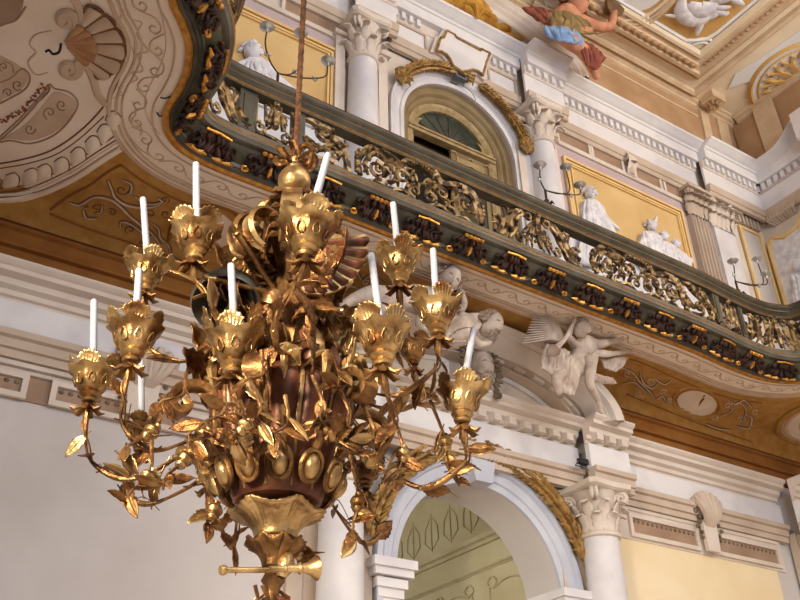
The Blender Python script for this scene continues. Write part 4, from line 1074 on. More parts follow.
# broken pediment above with gold shell
B = empty('broken_pediment', (DCX, 9.9, TT)); tag(B, 'pale broken pediment with golden shell above the gallery door', 'pediment')
def el2(a, b_, y, z0, n=48, a0=0, a1=PI): return [Vector((8.45+a*math.cos(a0+(a1-a0)*i/n), y, z0+b_*math.sin(a0+(a1-a0)*i/n))) for i in range(n+1)]
q = MB()
q.grid([el2(a, b_, y, TT+.02) for a, b_, y in [(3.35, 1.32, 10.2), (3.35, 1.32, 9.86), (3.33, 1.28, 9.78), (3.24, 1.22, 9.76), (3.16, 1.16, 9.82), (3.12, 1.13, 9.82), (3.04, 1.08, 9.90), (2.98, 1.04, 9.90), (2.90, .98, 9.98), (2.62, .86, 10.02), (2.60, .84, 9.98), (2.50, .79, 9.98), (2.46, .76, 10.06), (2.3, .66, 10.08), (2.28, .64, 10.2)]])
obj('arched_moulding', q, 'stone', B)
q = MB(); q.prism(el2(2.35, .70, 10.10, TT+.02, 30), (0, .05, 0)); obj('tympanum', q, 'stone_tan', B, smooth=False)
q = MB(); sc = Vector((8.45, 9.86, TT+.03))
n = 13
rows = []
for i in range(n*6+1):
    a = PI*(.03+.94*i/(n*6)); bul = 1+.05*abs(math.sin(PI*i/6)); ph = abs(math.sin(PI*i/6))
    rows.append([sc+Vector((1.95*s*math.cos(a)*bul, .22-.10*s*ph, (.80*s)*math.sin(a)*bul)) for s in (.05, .3, .6, .85, 1)])
q.grid(rows); obj('golden_shell', q, 'shell_gold', B, solid=.02)
q = MB(); sc = Vector((8.6, 9.80, TT+.10))
for k in range(7):
    a = PI*(.1+.8*k/6); q.tube(smooth_path([sc+Vector((0, -.1, -.15)), sc+Vector((.12*math.cos(a), -.16, .18*math.sin(a)+.05)), sc+Vector((.28*math.cos(a), -.16, .34*math.sin(a))), sc+Vector((.36*math.cos(a), -.10, .28*math.sin(a)-.02))], 3), [.03+.05*math.sin(PI*i/9) for i in range(10)], 6)
obj('palmette', q, 'shell_gold', B)
# floodlights
def flood(u, v, y, lab, k=1):
    c = aY(u, v, y); t = empty('floodlight', c); tag(t, lab, 'floodlight')
    q = MB(); q.box((c.x-.13*k, c.y-.12*k, c.z-.05*k), (c.x+.13*k, c.y, c.z+.07*k)); obj('housing', q, 'lamp_grey' if k == 1 else 'lamp_black', t, smooth=False)
    q = MB(); q.box((c.x-.09*k, c.y-.13*k, c.z+.0), (c.x+.09*k, c.y-.115*k, c.z+.06*k)); obj('lens', q, 'lamp_black', t, smooth=False)
    q = MB(); q.tube([(c.x-.15*k, c.y-.05, c.z), (c.x-.15*k, c.y+.03, c.z-.05), (c.x+.15*k, c.y+.03, c.z-.05), (c.x+.15*k, c.y-.05, c.z)], .012, 5); obj('bracket', q, 'lamp_grey', t)
    q = MB(); q.tube(smooth_path([(c.x+.05, c.y+.05, c.z-.02), (c.x+.3, c.y+.02, c.z-.12), (c.x+.42, c.y+.02, c.z-.3), (c.x+.3, c.y+.02, c.z-.45)], 4), .008, 4); obj('cable', q, 'lamp_grey', t)
flood(458, 80, UY-.18, 'small grey floodlight fixed on top of the gallery door arch')
flood(581, 463, 9.9, 'tiny black spotlight above the capital of the lower right column', .7)
# ================================================================== CEILING
ZC = 18.5
m = MB(); m.box((XL, -8, ZC), (18.3, 10.4, ZC+.2)); struct(obj('ceiling', m, 'ceiling_cream', smooth=False))
# brown cove all round
m = MB(); cvp = [(10.29, TT-.05), (10.27, 17.0), (10.25, 17.6), (10.22, ZC-.20), (10.20, ZC-.15)]
m.grid([[Vector((x, y, z)) for y, z in cvp] for x in (XL, 17.70)]); struct(obj('trim_%d' % TN, m, 'ceiling_brown')); TN += 1
m = MB(); m.grid([[Vector((17.70-(10.3-y), yy, z)) for y, z in cvp] for yy in (-6, 10.2)]); struct(obj('trim_%d' % TN, m, 'ceiling_brown')); TN += 1
m = MB()
for (a, b), (c, d) in (((9.98, ZC-.26), (9.55, ZC)),):
    pr = [(10.22, ZC-.20), (10.15, ZC-.18), (10.14, ZC-.12), (10.06, ZC-.10), (10.04, ZC-.05), (9.98, ZC-.03), (9.96, ZC)]
    m.grid([[Vector((x, y, z)) for y, z in pr] for x in (XL, 17.65)])
    m.grid([[Vector((17.70-(10.3-y), yy, z)) for y, z in pr] for yy in (-6, 10.0)])
struct(obj('trim_%d' % TN, m, 'ceiling_tan')); TN += 1
# corner piers painted in the cove
for x0, w in ((16.3, .30), (16.95, .42)):
    m = MB(); m.ext([(y-.07, z) for y, z in cvp[:-1]]+[(10.4, ZC-.2), (10.4, TT-.05)], x0, x0+w); struct(obj('trim_%d' % TN, m, 'ceiling_tan')); TN += 1
m = MB(); m.grid([[Vector((17.70-(10.3-y)-.07, yy, z)) for y, z in cvp] for yy in (8.9, 9.5)]); struct(obj('trim_%d' % TN, m, 'ceiling_tan')); TN += 1
m = MB(); m.box((XL, 10.20, 18.0), (16.2, 10.26, 18.06)); struct(obj('trim_%d' % TN, m, 'ceiling_tan')); TN += 1
# coffered frames: L-shaped mouldings with their corner at (cx, cy)
def Lmould(cx, cy, prof, x_from, y_to, mname, depth_sign=1):
    """prof: (offset outward, dz below ceiling)"""
    global TN
    q = MB(); rows = []
    path = [Vector((x_from, cy, 0)), Vector((cx, cy, 0)), Vector((cx, y_to, 0))]
    rows = [[Vector((x_from, cy+o, ZC-d)) for o, d in prof], [Vector((cx+o, cy+o, ZC-d)) for o, d in prof], [Vector((cx+o, y_to, ZC-d)) for o, d in prof]]
    q.grid(rows); struct(obj('trim_%d' % TN, q, mname, smooth=True, angle=20)); TN += 1
c1 = aZ(699, 78, ZC-.15); c2 = aZ(700, 68, ZC); c3 = aZ(699, 42, ZC); c4 = aZ(694, 91, ZC)
Lmould(c1.x, c1.y, [(0, .02), (.0, .16), (-.10, .18), (-.14, .12), (-.26, .11), (-.28, .05), (-.36, .03)], 9.5, -4, 'ceiling_tan')
Lmould(c1.x, c1.y, [(.03, .01), (.05, .05), (.12, .05), (.14, .01)], 10.5, -4, 'ceiling_brown')
Lmould(c1.x-.42, c1.y-.42, [(.05, .03), (.0, .09), (-.08, .09), (-.16, .03)], 10.5, -4, 'ceiling_cream')
Lmould(c4.x, c4.y, [(-.06, .01), (-.04, .10), (.04, .13), (.06, .06), (.14, .05), (.16, .01)], 10.5, -4, 'ceiling_tan')
Lmould(c4.x+.0, c4.y+.30, [(-.06, .01), (-.04, .05), (.04, .05), (.06, .01)], 10.5, 10.4, 'ceiling_tan')
# bead and leaf course
q = MB()
i = 0; x = 10.6
while x < c1.x-.3: q.ball((x, c1.y-.22, ZC-.15), .085, 8, 5, (1, .8, .8)); q.ball((x+.11, c1.y-.22, ZC-.13), .045, 6, 4); x += .22
y = c1.y-.4
while y > 2: q.ball((c1.x-.22, y, ZC-.14), .05, 6, 4); y -= .14
struct(obj('trim_%d' % TN, q, 'ceiling_brown')); TN += 1
# ochre corner panel with its cut corner
gx, gy = c3.x+.02, c3.y+.02
a = aZ(660, 15, ZC); b = aZ(699, 42, ZC); c = aZ(715, 40, ZC); d = aZ(775, 0, ZC)
P = [Vector((11.9, gy+.1, ZC-.012)), Vector((gx-.35, gy+.1, ZC-.012)), Vector((gx-.12, gy-.05, ZC-.012)), Vector((gx+.05, gy-.22, ZC-.012)), Vector((gx+.1, gy-.45, ZC-.012)), Vector((gx+.1, 3, ZC-.012)), Vector((11.9, 3, ZC-.012))]
q = MB(); q.prism(P, (0, 0, .02)); t = struct(obj('trim_%d' % TN, q, 'gold_mosaic', smooth=False)); TN += 1
q = MB(); q.tube(P[:6], .05, 6); 
for rr in (.28, .40): q.tube([Vector((gx+.18-rr*math.cos(PI/2*k/8)*1.0, gy+.18-rr*math.sin(PI/2*k/8), ZC-.01)) for k in range(9)], .035, 6)
struct(obj('trim_%d' % TN, q, 'ceiling_white')); TN += 1
# white painted beam beyond the frame, with bluish field and gold oval
bx0 = c4.x+.35
q = MB(); q.prism([aZ(u, v, ZC-.01) for u, v in [(728, 88), (735, 74), (760, 58), (800, 30), (840, 4), (850, 30), (800, 62), (770, 76), (745, 82)]], (0, 0, -.03)); struct(obj('trim_%d' % TN, q, 'ceiling_white', smooth=False)); TN += 1
ov = aZ(803, 78, ZC)
O = empty('gilded_ceiling_rosette', (ov.x, ov.y, ZC)); tag(O, 'pierced gold oval ornament on the ceiling at the upper right edge', 'ceiling ornament')
q = MB(); q.lathe([(.001, ZC-.055), (1.25, ZC-.055), (1.25, ZC-.02)], (ov.x, ov.y, 0), 40); obj('field', q, 'ceiling_white', O, smooth=False)
q = MB()
for rr, w in ((1.28, .07), (1.1, .05), (.66, .04)): q.lathe([(rr-w, ZC-.04), (rr, ZC-.04-w), (rr+w, ZC-.04)], (ov.x, ov.y, 0), 40)
for k in range(14):
    a = 2*PI*k/14
    for s in (-1, 1): q.tube([Vector((ov.x+(.75+x_)*math.cos(a+s*.16*y_), ov.y+(.75+x_)*math.sin(a+s*.16*y_), ZC-.07)) for x_, y_ in ((-.7, .3), (-.3, 1), (0, 1.3), (.25, .5), (.1, .1))], [.02, .05, .06, .05, .02], 5)
obj('pierced_tracery', q, 'gold_mosaic', O)
# small console at the frame corner
q = MB(); bc = aZ(712, 97, ZC)
q.box((bc.x-.25, bc.y-.2, ZC-.22), (bc.x+.25, bc.y+.2, ZC)); 
ct = empty('ceiling_console', (bc.x, bc.y, ZC-.2)); tag(ct, 'brown carved console at the corner of the ceiling frame', 'bracket'); obj('console_block', q, 'ceiling_tan', ct, smooth=False)
q = MB(); 
for k in range(7): a = 2*PI*k/7; q.tube([(bc.x, bc.y, ZC-.24), (bc.x+.12*math.cos(a), bc.y+.1*math.sin(a), ZC-.30), (bc.x+.2*math.cos(a), bc.y+.17*math.sin(a), ZC-.24)], [.03, .05, .02], 6)
obj('carved_flower', q, 'ceiling_brown', ct)
# white cloudscape panel above the figure, framed
q = MB(); q.prism([aZ(u, v, ZC-.035) for u, v in [(540, -30), (545, 6), (575, 8), (600, 22), (626, 16), (650, 8), (668, -6), (690, -30)]], (0, 0, .02)); struct(obj('trim_%d' % TN, q, 'ceiling_white', smooth=False)); TN += 1
for off in (0, 5, 9):
    q = MB(); q.tube([aZ(p.x, p.y, ZC-.03) for p in smooth_path([(596, 27+off, 0), (612, 22+off, 0), (626, 20+off, 0), (645, 16+off, 0), (662, 4+off, 0), (680, -14+off, 0)], 5)], .05, 6); struct(obj('trim_%d' % TN, q, 'ceiling_tan' if off else 'ceiling_cream')); TN += 1
# grey painted sphinx on the ochre panel
q = MB()
def cl(pts, r, k=4):
    P = smooth_path([aZ(u, v, ZC-.10) for u, v in pts], k); q.tube(P, [r*(.3+.7*math.sin(PI*(i+.5)/len(P))) for i in range(len(P))], 8, .35, ref=(0, 0, 1))
cl([(683, -2), (681, 8), (686, 16), (696, 20), (704, 18), (712, 10)], .22); cl([(688, 4), (698, 10), (708, 8), (716, 2)], .26); cl([(682, 14), (676, 16), (665, 15)], .06); cl([(704, 16), (700, 26), (697, 35)], .09)
cl([(712, 10), (724, 14), (729, 12)], .08); cl([(712, 6), (722, 8), (731, 7)], .08); cl([(728, -4), (738, 2), (744, 5)], .08); cl([(710, 0), (724, -2), (734, -6)], .16); cl([(706, 18), (714, 16), (718, 10)], .08)
o = obj('painted_sphinx', q, 'grisaille'); tag(o, 'grey painted winged beast on the ochre corner panel of the ceiling', 'ceiling painting')
# ================================================================== FIGURES
def skin(name, nodes, edges, mname, parent=None, root='pelvis', subs=2, origin=None):
    names = list(nodes); idx = {n: i for i, n in enumerate(names)}
    org = Vector(origin) if origin is not None else Vector(nodes[root][0])
    off = Vector((0, 0, 0)); q = parent
    while q: off += Vector(q.location); q = q.parent
    if parent is not None: org = off
    me = bpy.data.meshes.new(name); me.from_pydata([tuple(Vector(nodes[n][0])-org) for n in names], [(idx[a], idx[b]) for a, b in edges], [])
    o = bpy.data.objects.new(name, me); COL.objects.link(o)
    if parent is not None: o.parent = parent
    else: o.location = org
    bm = bmesh.new(); bm.from_mesh(me); sl = bm.verts.layers.skin.verify(); bm.verts.ensure_lookup_table()
    for i, n in enumerate(names):
        r = nodes[n][1]; r = r if hasattr(r, '__len__') else (r, r)
        bm.verts[i][sl].radius = r; bm.verts[i][sl].use_root = (n == root)
    bm.to_mesh(me); bm.free()
    sk = o.modifiers.new('skin', 'SKIN'); sk.use_smooth_shade = True
    sb = o.modifiers.new('smoothing', 'SUBSURF'); sb.levels = subs; sb.render_levels = subs
    me.materials.append(MATS[mname]); return o
def chain(*n): return list(zip(n, n[1:]))
def hand(q, c, d, s, side):
    """five fingers from the wrist c towards d"""
    d = Vector(d).normalized(); side = Vector(side).normalized(); nn = d.cross(side)
    q.ball(c+d*.35*s, .34*s, 8, 6, (1, 1, .8))
    for k, (a, l) in enumerate(((-.26, .5), (-.09, .62), (.09, .58), (.25, .45))):
        p0 = c+d*.5*s+side*a*s; q.tube([p0, p0+d*l*.5*s+nn*.04*s, p0+d*l*.9*s+nn*.16*s, p0+d*l*1.1*s+nn*.28*s], [.09*s, .085*s, .07*s, .045*s], 6)
    p0 = c+d*.2*s-side*.3*s; q.tube([p0, p0+(d*.5-side*.5)*.4*s, p0+(d*.9-side*.4)*.6*s], [.1*s, .09*s, .05*s], 6)
def head(parent, c, r, look, upv, mname, beard=False, hair=None, hairlong=False, curls=24, mh=None):
    look = Vector(look).normalized(); upv = Vector(upv); upv = (upv-look*upv.dot(look)).normalized(); sd = look.cross(upv)
    R = Matrix((sd, look, upv)).transposed()
    def F(x, y, z): return Vector(c)+(sd*x+look*y+upv*z)*r
    q = MB(); rows = []
    for i in range(17):
        ph = -PI/2+PI*i/16; row = []
        for k in range(20):
            th = 2*PI*k/20; x, y, z = math.cos(ph)*math.sin(th), math.cos(ph)*math.cos(th), math.sin(ph)
            f = max(0, y)
            x *= .80-.14*max(0, -z)*f*1.5; z *= 1.12; y *= .98
            if y > 0:
                y += .34*math.exp(-((x/.15)**2+((z+.10)/.22)**2))           # nose
                y -= .24*(math.exp(-(((abs(x)-.30)/.15)**2+((z-.12)/.10)**2)))  # eye sockets
                y += .12*math.exp(-((x/.5)**2+((z-.30)/.09)**2))            # brow
                y += .07*math.exp(-((x/.2)**2+((z+.42)/.06)**2))+.05*math.exp(-((x/.2)**2+((z+.75)/.14)**2))
                y -= .12*math.exp(-((x/.26)**2+((z+.50)/.06)**2))
            row.append(F(x, y, z))
        rows.append(row)
    q.grid(rows, closeu=True)
    for s in (-1, 1):
        q.tube([F(s*.80, -.05, .15), F(s*.90, -.10, .08), F(s*.86, -.04, -.10), F(s*.78, .0, -.16)], .07*r, 5)
    ho = obj('head', q, mname, parent)
    q = MB()
    for s in (-1, 1):
        q.ball(F(s*.29, .72, .12), .10*r, 8, 6, (1.3, 1, .8), R); q.tube([F(s*.12, .90, .27), F(s*.30, .90, .33), F(s*.46, .78, .24)], .035*r, 5)
    q.tube([F(-.18, .90, -.50), F(0, .97, -.48), F(.18, .90, -.50)], .03*r, 5)
    obj('eyes', q, mh or ('stucco_hair' if mname != 'skin_paint' else 'hair_paint'), parent)
    q = MB()
    for i in range(curls):
        a = random.uniform(0, 2*PI); ph = random.uniform(.05, PI/2)
        p = Vector((math.cos(ph)*math.sin(a)*.95, math.cos(ph)*math.cos(a)*.92-.15, math.sin(ph)*1.12+.12))
        if p.y > .45 and p.z < .75: continue
        w = random.uniform(.15, .24)
        t = [F(p.x, p.y, p.z)]
        L = 3 if hairlong else 1.2
        for k in range(1, 5): t.append(F(p.x*(1+.10*k)+random.uniform(-.08, .08), p.y*(1.02)-.12*k*L*.5, p.z-.13*k*L+random.uniform(-.06, .06)))
        q.tube(smooth_path(t, 2), [w*r*(.7+.4*math.sin(PI*j/8)) for j in range(9)], 5)
    q.ball(F(0, -.20, .20), r*.90, 12, 8, (.86, .95, 1.0), R)
    if beard:
        for i in range(16):
            x = random.uniform(-.6, .6); t = [F(x, .62-.3*abs(x), -.55)]
            for k in range(1, 5): t.append(F(x*(1-.04*k)+random.uniform(-.06, .06), .72-.3*abs(x)+random.uniform(-.05, .05), -.55-.20*k))
            q.tube(t, [.15*r, .16*r, .13*r, .08*r, .02*r], 5)
        for s in (-1, 1): q.tube([F(0, 1.0, -.32), F(s*.2, .97, -.40), F(s*.36, .84, -.56)], [.07*r, .07*r, .03*r], 5)
    obj('hair', q, mh or ('stucco_hair' if mname == 'stucco_figure' else mname), parent)
    return ho
def folds(q, tops, bots, w, n, jit=.03, out=(0, -1, 0)):
    """drapery: tapering rope-like pleats laid over a thin cloth hung between two lines"""
    T = smooth_path(tops, 8); B_ = smooth_path(bots, 8); m_ = len(T); out = Vector(out)
    def on(line, u):
        x = u*(len(line)-1); k = min(int(x), len(line)-2); return line[k].lerp(line[k+1], x-k)
    rows = []
    for j in range(10):
        f = j/9; row = []
        for i in range(24):
            u = i/23; p = on(T, u).lerp(on(B_, u), f); row.append(p+out*(w*.45*math.sin(PI*f)*math.sin(PI*u)+w*.10*math.sin(u*n*2*PI+f*2)))
        rows.append(row)
    q.grid(rows)
    for k in range(int(n*1.6)+1):
        u0 = random.uniform(0, .9); u1 = min(1, max(0, u0+random.uniform(-.25, .3))); um = (u0+u1)/2+random.uniform(-.12, .12)
        f0 = random.uniform(0, .25); f1 = random.uniform(.7, 1.0); P = []
        for i in range(9):
            g = i/8; u = u0*(1-g)**2+2*um*g*(1-g)+u1*g*g; u = min(1, max(0, u)); f = f0+(f1-f0)*g
            P.append(on(T, u).lerp(on(B_, u), f)+out*(w*.45*math.sin(PI*f)*math.sin(PI*u)+w*.08))
        q.tube(P, [w*(.06+.26*math.sin(PI*(i+.5)/9)) for i in range(9)], 6)
# ---- winged figure on the right of the lower pediment
FY = 9.12
def fp(u, v, d=0): return aY(u, v, FY-d)
FG = empty('winged_figure_relief', fp(590, 385)); tag(FG, 'pale stucco winged woman in flowing drapery reclining on the right of the arched pediment', 'statue')
N = dict(pelvis=(fp(577, 366, .02), .17), waist=(fp(580, 353, .04), .14), chest=(fp(585, 344, .16), .15), neck=(fp(583, 337, .2), .07), neck2=(fp(583, 334, .26), .055),
         shR=(fp(597, 345, .10), .09), elR=(fp(614, 341, .14), .06), wrR=(fp(630, 336, .16), .04), 
         shL=(fp(574, 343, .10), .09), elL=(fp(568, 337, .16), .06), wrL=(fp(573, 324, .2), .04),
         hipR=(fp(586, 368, .05), .13), knR=(fp(592, 361, .24), .10), shnR=(fp(589, 384, .18), .085), anR=(fp(599, 402, .12), .045), ftR=(fp(602, 414, .14), .035),
         hipL=(fp(570, 370, .08), .12), knL=(fp(556, 378, .22), .10), anL=(fp(560, 396, .16), .05))
E_ = chain('pelvis', 'waist', 'chest', 'neck', 'neck2')+chain('chest', 'shR', 'elR', 'wrR')+chain('chest', 'shL', 'elL', 'wrL')+chain('pelvis', 'hipR', 'knR', 'shnR', 'anR', 'ftR')+chain('pelvis', 'hipL', 'knL', 'anL')
body = skin('body', N, E_, 'stucco_figure', FG)
hd = head(FG, fp(582, 329, .30), .14, (.3, -.8, -.45), (.3, -.3, .9), 'stucco_figure', curls=30)
q = MB(); hand(q, fp(630, 336, .16), (1, 0, .35), .14, (0, -.3, 1)); hand(q, fp(573, 324, .2), (.3, -.2, 1), .13, (1, 0, 0)); obj('hands', q, 'stucco_figure', FG)
q = MB()
folds(q, [fp(563, 358, .14), fp(573, 355, .18), fp(584, 360, .18)], [fp(552, 378, .15), fp(562, 392, .18), fp(574, 396, .2)], .09, 6)
folds(q, [fp(546, 344, .05), fp(556, 346, .12), fp(570, 352, .15)], [fp(541, 368, .08), fp(550, 374, .14), fp(562, 384, .16)], .10, 4)
folds(q, [fp(600, 357, .0), fp(612, 355, .0), fp(629, 358, .0)], [fp(604, 368, .0), fp(612, 371, .0), fp(616, 372, .0)], .06, 4)

folds(q, [fp(592, 372, .15), fp(602, 376, .14), fp(612, 378, .06)], [fp(592, 380, .12), fp(604, 384, .12), fp(616, 384, .05)], .06, 3)
folds(q, [fp(590, 348, .12), fp(606, 351, .12), fp(630, 352, .06)], [fp(590, 355, .12), fp(606, 357, .12), fp(634, 352, .05)], .05, 3)
obj('drapery', q, 'stucco_figure', FG, solid=.03, smooth=True, angle=60)
q = MB()
for i in range(12):
    u0, v0 = 566-i*.8, 342-i*1.6; L = 44-i*1.9
    q.tube([fp(u0, v0, .06), fp(u0-L*.4, v0-2-i*.35, .10), fp(u0-L, v0-4+(5-i)*1.1, .05)], [.035, .065, .012], 6, .5)
obj('wing', q, 'stucco_figure', FG)
q = MB(); q.tube([fp(556, 348, .28), fp(566, 338, .3), fp(580, 310, .3)], [.05, .035, .02], 8); q.lathe([(.02, 0), (.05, .06), (.09, .10)], fp(556, 348, .28), 12, axis=(-.5, -.2, -.8)); obj('trumpet', q, 'stucco_figure', FG)
# ---- pair on the left of the pediment
LG = empty('reclining_figure_relief', fp(420, 310)); tag(LG, 'pale stucco curly-haired nude man reclining on the left of the arched pediment behind the candles', 'statue')
N = dict(pelvis=(fp(398, 300, .05), .19), waist=(fp(412, 300, .1), .17), chest=(fp(428, 301, .2), .18), neck=(fp(439, 293, .28), .09), neck2=(fp(443, 287, .35), .07),
         shR=(fp(452, 302, .2), .10), elR=(fp(461, 312, .22), .075), wrR=(fp(465, 303, .24), .05), haR=(fp(462, 293, .24), .045),
         shL=(fp(424, 312, .2), .10), elL=(fp(418, 325, .25), .07), wrL=(fp(430, 332, .28), .05),
         kn=(fp(372, 293, .2), .14), an=(fp(352, 300, .12), .09), ft=(fp(338, 308, .1), .05), kn2=(fp(378, 308, .2), .12), an2=(fp(360, 318, .15), .06))
body = skin('body', N, chain('pelvis', 'waist', 'chest', 'neck', 'neck2')+chain('chest', 'shR', 'elR', 'wrR', 'haR')+chain('chest', 'shL', 'elL', 'wrL')+chain('pelvis', 'kn', 'an', 'ft')+chain('pelvis', 'kn2', 'an2'), 'stucco_figure', LG)
head(LG, fp(448, 280, .40), .20, (-.2, -.8, -.45), (.5, -.2, .85), 'stucco_figure', curls=46, beard=True)
q = MB(); hand(q, fp(463, 296, .24), (-.3, 0, 1), .16, (1, 0, 0)); obj('hands', q, 'stucco_figure', LG)
LG2 = empty('crouching_figure_relief', fp(470, 330)); tag(LG2, 'pale stucco long-haired bearded man looking down to the right beside the curly-haired one', 'statue')
N = dict(pelvis=(fp(444, 342, .1), .18), waist=(fp(454, 337, .16), .17), chest=(fp(466, 329, .22), .20), neck=(fp(476, 324, .26), .10), neck2=(fp(480, 322, .28), .08),
         shR=(fp(470, 318, .2), .09), elR=(fp(458, 316, .2), .07), shL=(fp(470, 338, .25), .09), elL=(fp(480, 345, .28), .06), wr=(fp(492, 342, .3), .04))
skin('body', N, chain('pelvis', 'waist', 'chest', 'neck', 'neck2')+chain('chest', 'shR', 'elR')+chain('chest', 'shL', 'elL', 'wr'), 'stucco_figure', LG2)
head(LG2, fp(491, 325, .32), .19, (.25, -.85, -.45), (.3, -.35, .9), 'stucco_figure', beard=True, curls=40)
q = MB()
for i in range(16):
    a = i/15
    q.tube(smooth_path([fp(482-10*a, 315+10*a, .30), fp(470-8*a, 317+8*a, .33), fp(458-4*a, 322+7*a, .32), fp(448-2*a, 332+6*a, .28)], 3), [.035+.03*math.sin(PI*k/9+a) for k in range(10)], 5)
folds(q, [fp(446, 318, .2), fp(456, 316, .25), fp(468, 316, .28)], [fp(440, 340, .2), fp(452, 342, .25), fp(466, 342, .28)], .10, 4)
obj('drapery', q, 'stucco_figure', LG2, angle=60)
# mask in the tympanum
MK = empty('mascaron', aY(480, 370, 9.9)); tag(MK, 'pale lion-like stucco mask with leafy wreath in the middle of the arched pediment', 'relief mask')
mc_ = aY(481, 368, 9.9)
head(MK, mc_, .24, (-.05, -1, -.25), (0, -.2, 1), 'stucco_figure', beard=True, curls=4)
q = MB()
for i in range(34):
    a = -.7+ (PI+1.4)*i/33; c = mc_+Vector((.32*math.cos(a), .02, .34*math.sin(a)+.02))
    d = Vector((math.cos(a+random.uniform(-.6, .6)), -.25, math.sin(a+random.uniform(-.6, .6))))
    q.tube([c, c+d*.06, c+d*.13], [.02, .035, .006], 5)
for i in range(5): q.ball(mc_+Vector((.25+.04*math.cos(i*2), -.04, -.42+.05*math.sin(i*2))), .05, 7, 5)
obj('leaf_wreath', q, 'soot', MK)

# ---- grisaille statues on the yellow panels
def gy(u, v, d=0): return aY(u, v, UY-.05-d)
def draped(lab, hpos, hr, nodes, edges, folds_list, look=(.2, -1, -.3), name='statue_relief', extra=None, upv=(0, 0, 1)):
    t = empty(name, gy(*hpos)-Vector((0, 0, 1.6))); tag(t, lab, 'statue')
    b = skin('body', nodes, edges, 'grisaille', t)
    head(t, gy(hpos[0], hpos[1], .1), hr, look, upv, 'grisaille', curls=26)
    q = MB()
    for f in folds_list: folds(q, *f)
    if extra: extra(q)
    obj('drapery', q, 'grisaille', t, solid=.03, angle=60)
    return t
draped('white painted statue of a reclining figure on the left yellow panel above the rail', (253, 51), .16,
       dict(pelvis=(gy(272, 86), .2), chest=(gy(258, 68), .24), neck=(gy(254, 58, .08), .09), sh=(gy(247, 66), .12), el=(gy(238, 66), .09), wr=(gy(230, 74), .06), kn=(gy(296, 98), .16), an=(gy(318, 112), .1), sh2=(gy(264, 70), .11), el2=(gy(276, 76, .1), .08)),
       chain('pelvis', 'chest', 'neck')+chain('chest', 'sh', 'el', 'wr')+chain('pelvis', 'kn', 'an')+chain('chest', 'sh2', 'el2'),
       [([gy(248, 62, .1), gy(258, 62, .15), gy(268, 70, .1)], [gy(240, 84, .05), gy(262, 92, .1), gy(300, 104, .05)], .1, 6), ([gy(266, 74, .1), gy(280, 82, .1), gy(300, 92, .1)], [gy(262, 96, .05), gy(285, 106, .05), gy(325, 118, .05)], .08, 5)], look=(.8, -.6, -.2))
draped('white painted draped statue on the right yellow panel, left one with outstretched hand', (590, 193), .135,
       dict(pelvis=(gy(596, 224), .24), chest=(gy(592, 208), .22), neck=(gy(590, 199, .08), .08), sh=(gy(584, 205), .1), el=(gy(582, 214), .08), wr=(gy(584, 222), .05), sh2=(gy(598, 208), .1), el2=(gy(606, 220, .1), .08), wr2=(gy(614, 226, .1), .05), ha=(gy(620, 230, .1), .04), kn=(gy(610, 238), .2), an=(gy(606, 262), .1)),
       chain('pelvis', 'chest', 'neck')+chain('chest', 'sh', 'el', 'wr')+chain('chest', 'sh2', 'el2', 'wr2', 'ha')+chain('pelvis', 'kn', 'an'),
       [([gy(584, 200, .1), gy(592, 199, .16), gy(598, 206, .1)], [gy(580, 226, .05), gy(592, 240, .12), gy(612, 236, .05)], .1, 5), ([gy(583, 212, .1), gy(594, 216, .14), gy(604, 220, .1)], [gy(577, 262, .05), gy(596, 266, .1), gy(618, 250, .05)], .12, 6)], look=(-.3, -1, -.1))
draped('white painted draped statue on the right yellow panel, the one wearing a crescent', (652, 226), .12,
       dict(pelvis=(gy(652, 254), .24), chest=(gy(650, 240), .22), neck=(gy(651, 232, .08), .08), sh=(gy(643, 238), .1), el=(gy(639, 248), .08), sh2=(gy(658, 240), .1), el2=(gy(664, 250, .1), .08), kn=(gy(656, 272), .2), an=(gy(650, 286), .1)),
       chain('pelvis', 'chest', 'neck')+chain('chest', 'sh', 'el')+chain('chest', 'sh2', 'el2')+chain('pelvis', 'kn', 'an'),
       [([gy(642, 232, .1), gy(651, 231, .16), gy(660, 236, .1)], [gy(636, 262, .05), gy(652, 272, .12), gy(668, 266, .05)], .1, 6)], look=(.2, -1, -.2),
       extra=lambda q: q.tube(smooth_path([gy(648, 220, .1), gy(650, 224, .12), gy(654, 224, .12), gy(656, 218, .1)], 3), .03, 6))
draped('white painted draped statue at the right end of the yellow panel near the corner', (676, 244), .10,
       dict(pelvis=(gy(676, 268), .26), chest=(gy(675, 256), .2), neck=(gy(674, 249, .08), .07), sh=(gy(668, 254), .1), el=(gy(664, 264), .08), sh2=(gy(682, 258), .1), el2=(gy(688, 268, .1), .08), kn=(gy(686, 276), .18)),
       chain('pelvis', 'chest', 'neck')+chain('chest', 'sh', 'el')+chain('chest', 'sh2', 'el2')+chain('pelvis', 'kn'),
       [([gy(664, 246, .1), gy(674, 246, .14), gy(684, 254, .1)], [gy(660, 276, .05), gy(676, 282, .1), gy(698, 284, .05)], .1, 6)], look=(.3, -1, -.2))
draped('white painted draped statue behind the crescent one, turned to its right neighbour', (664, 236), .10,
       dict(pelvis=(gy(664, 262), .24), chest=(gy(664, 248), .2), neck=(gy(664, 241, .08), .07), sh=(gy(658, 246), .1), el=(gy(655, 256), .08), sh2=(gy(671, 249), .1), el2=(gy(675, 258, .1), .08), kn=(gy(666, 274), .18)),
       chain('pelvis', 'chest', 'neck')+chain('chest', 'sh', 'el')+chain('chest', 'sh2', 'el2')+chain('pelvis', 'kn'),
       [([gy(656, 242, .1), gy(664, 241, .14), gy(672, 248, .1)], [gy(652, 270, .05), gy(664, 276, .1), gy(678, 274, .05)], .1, 6)], look=(.6, -.8, -.2))
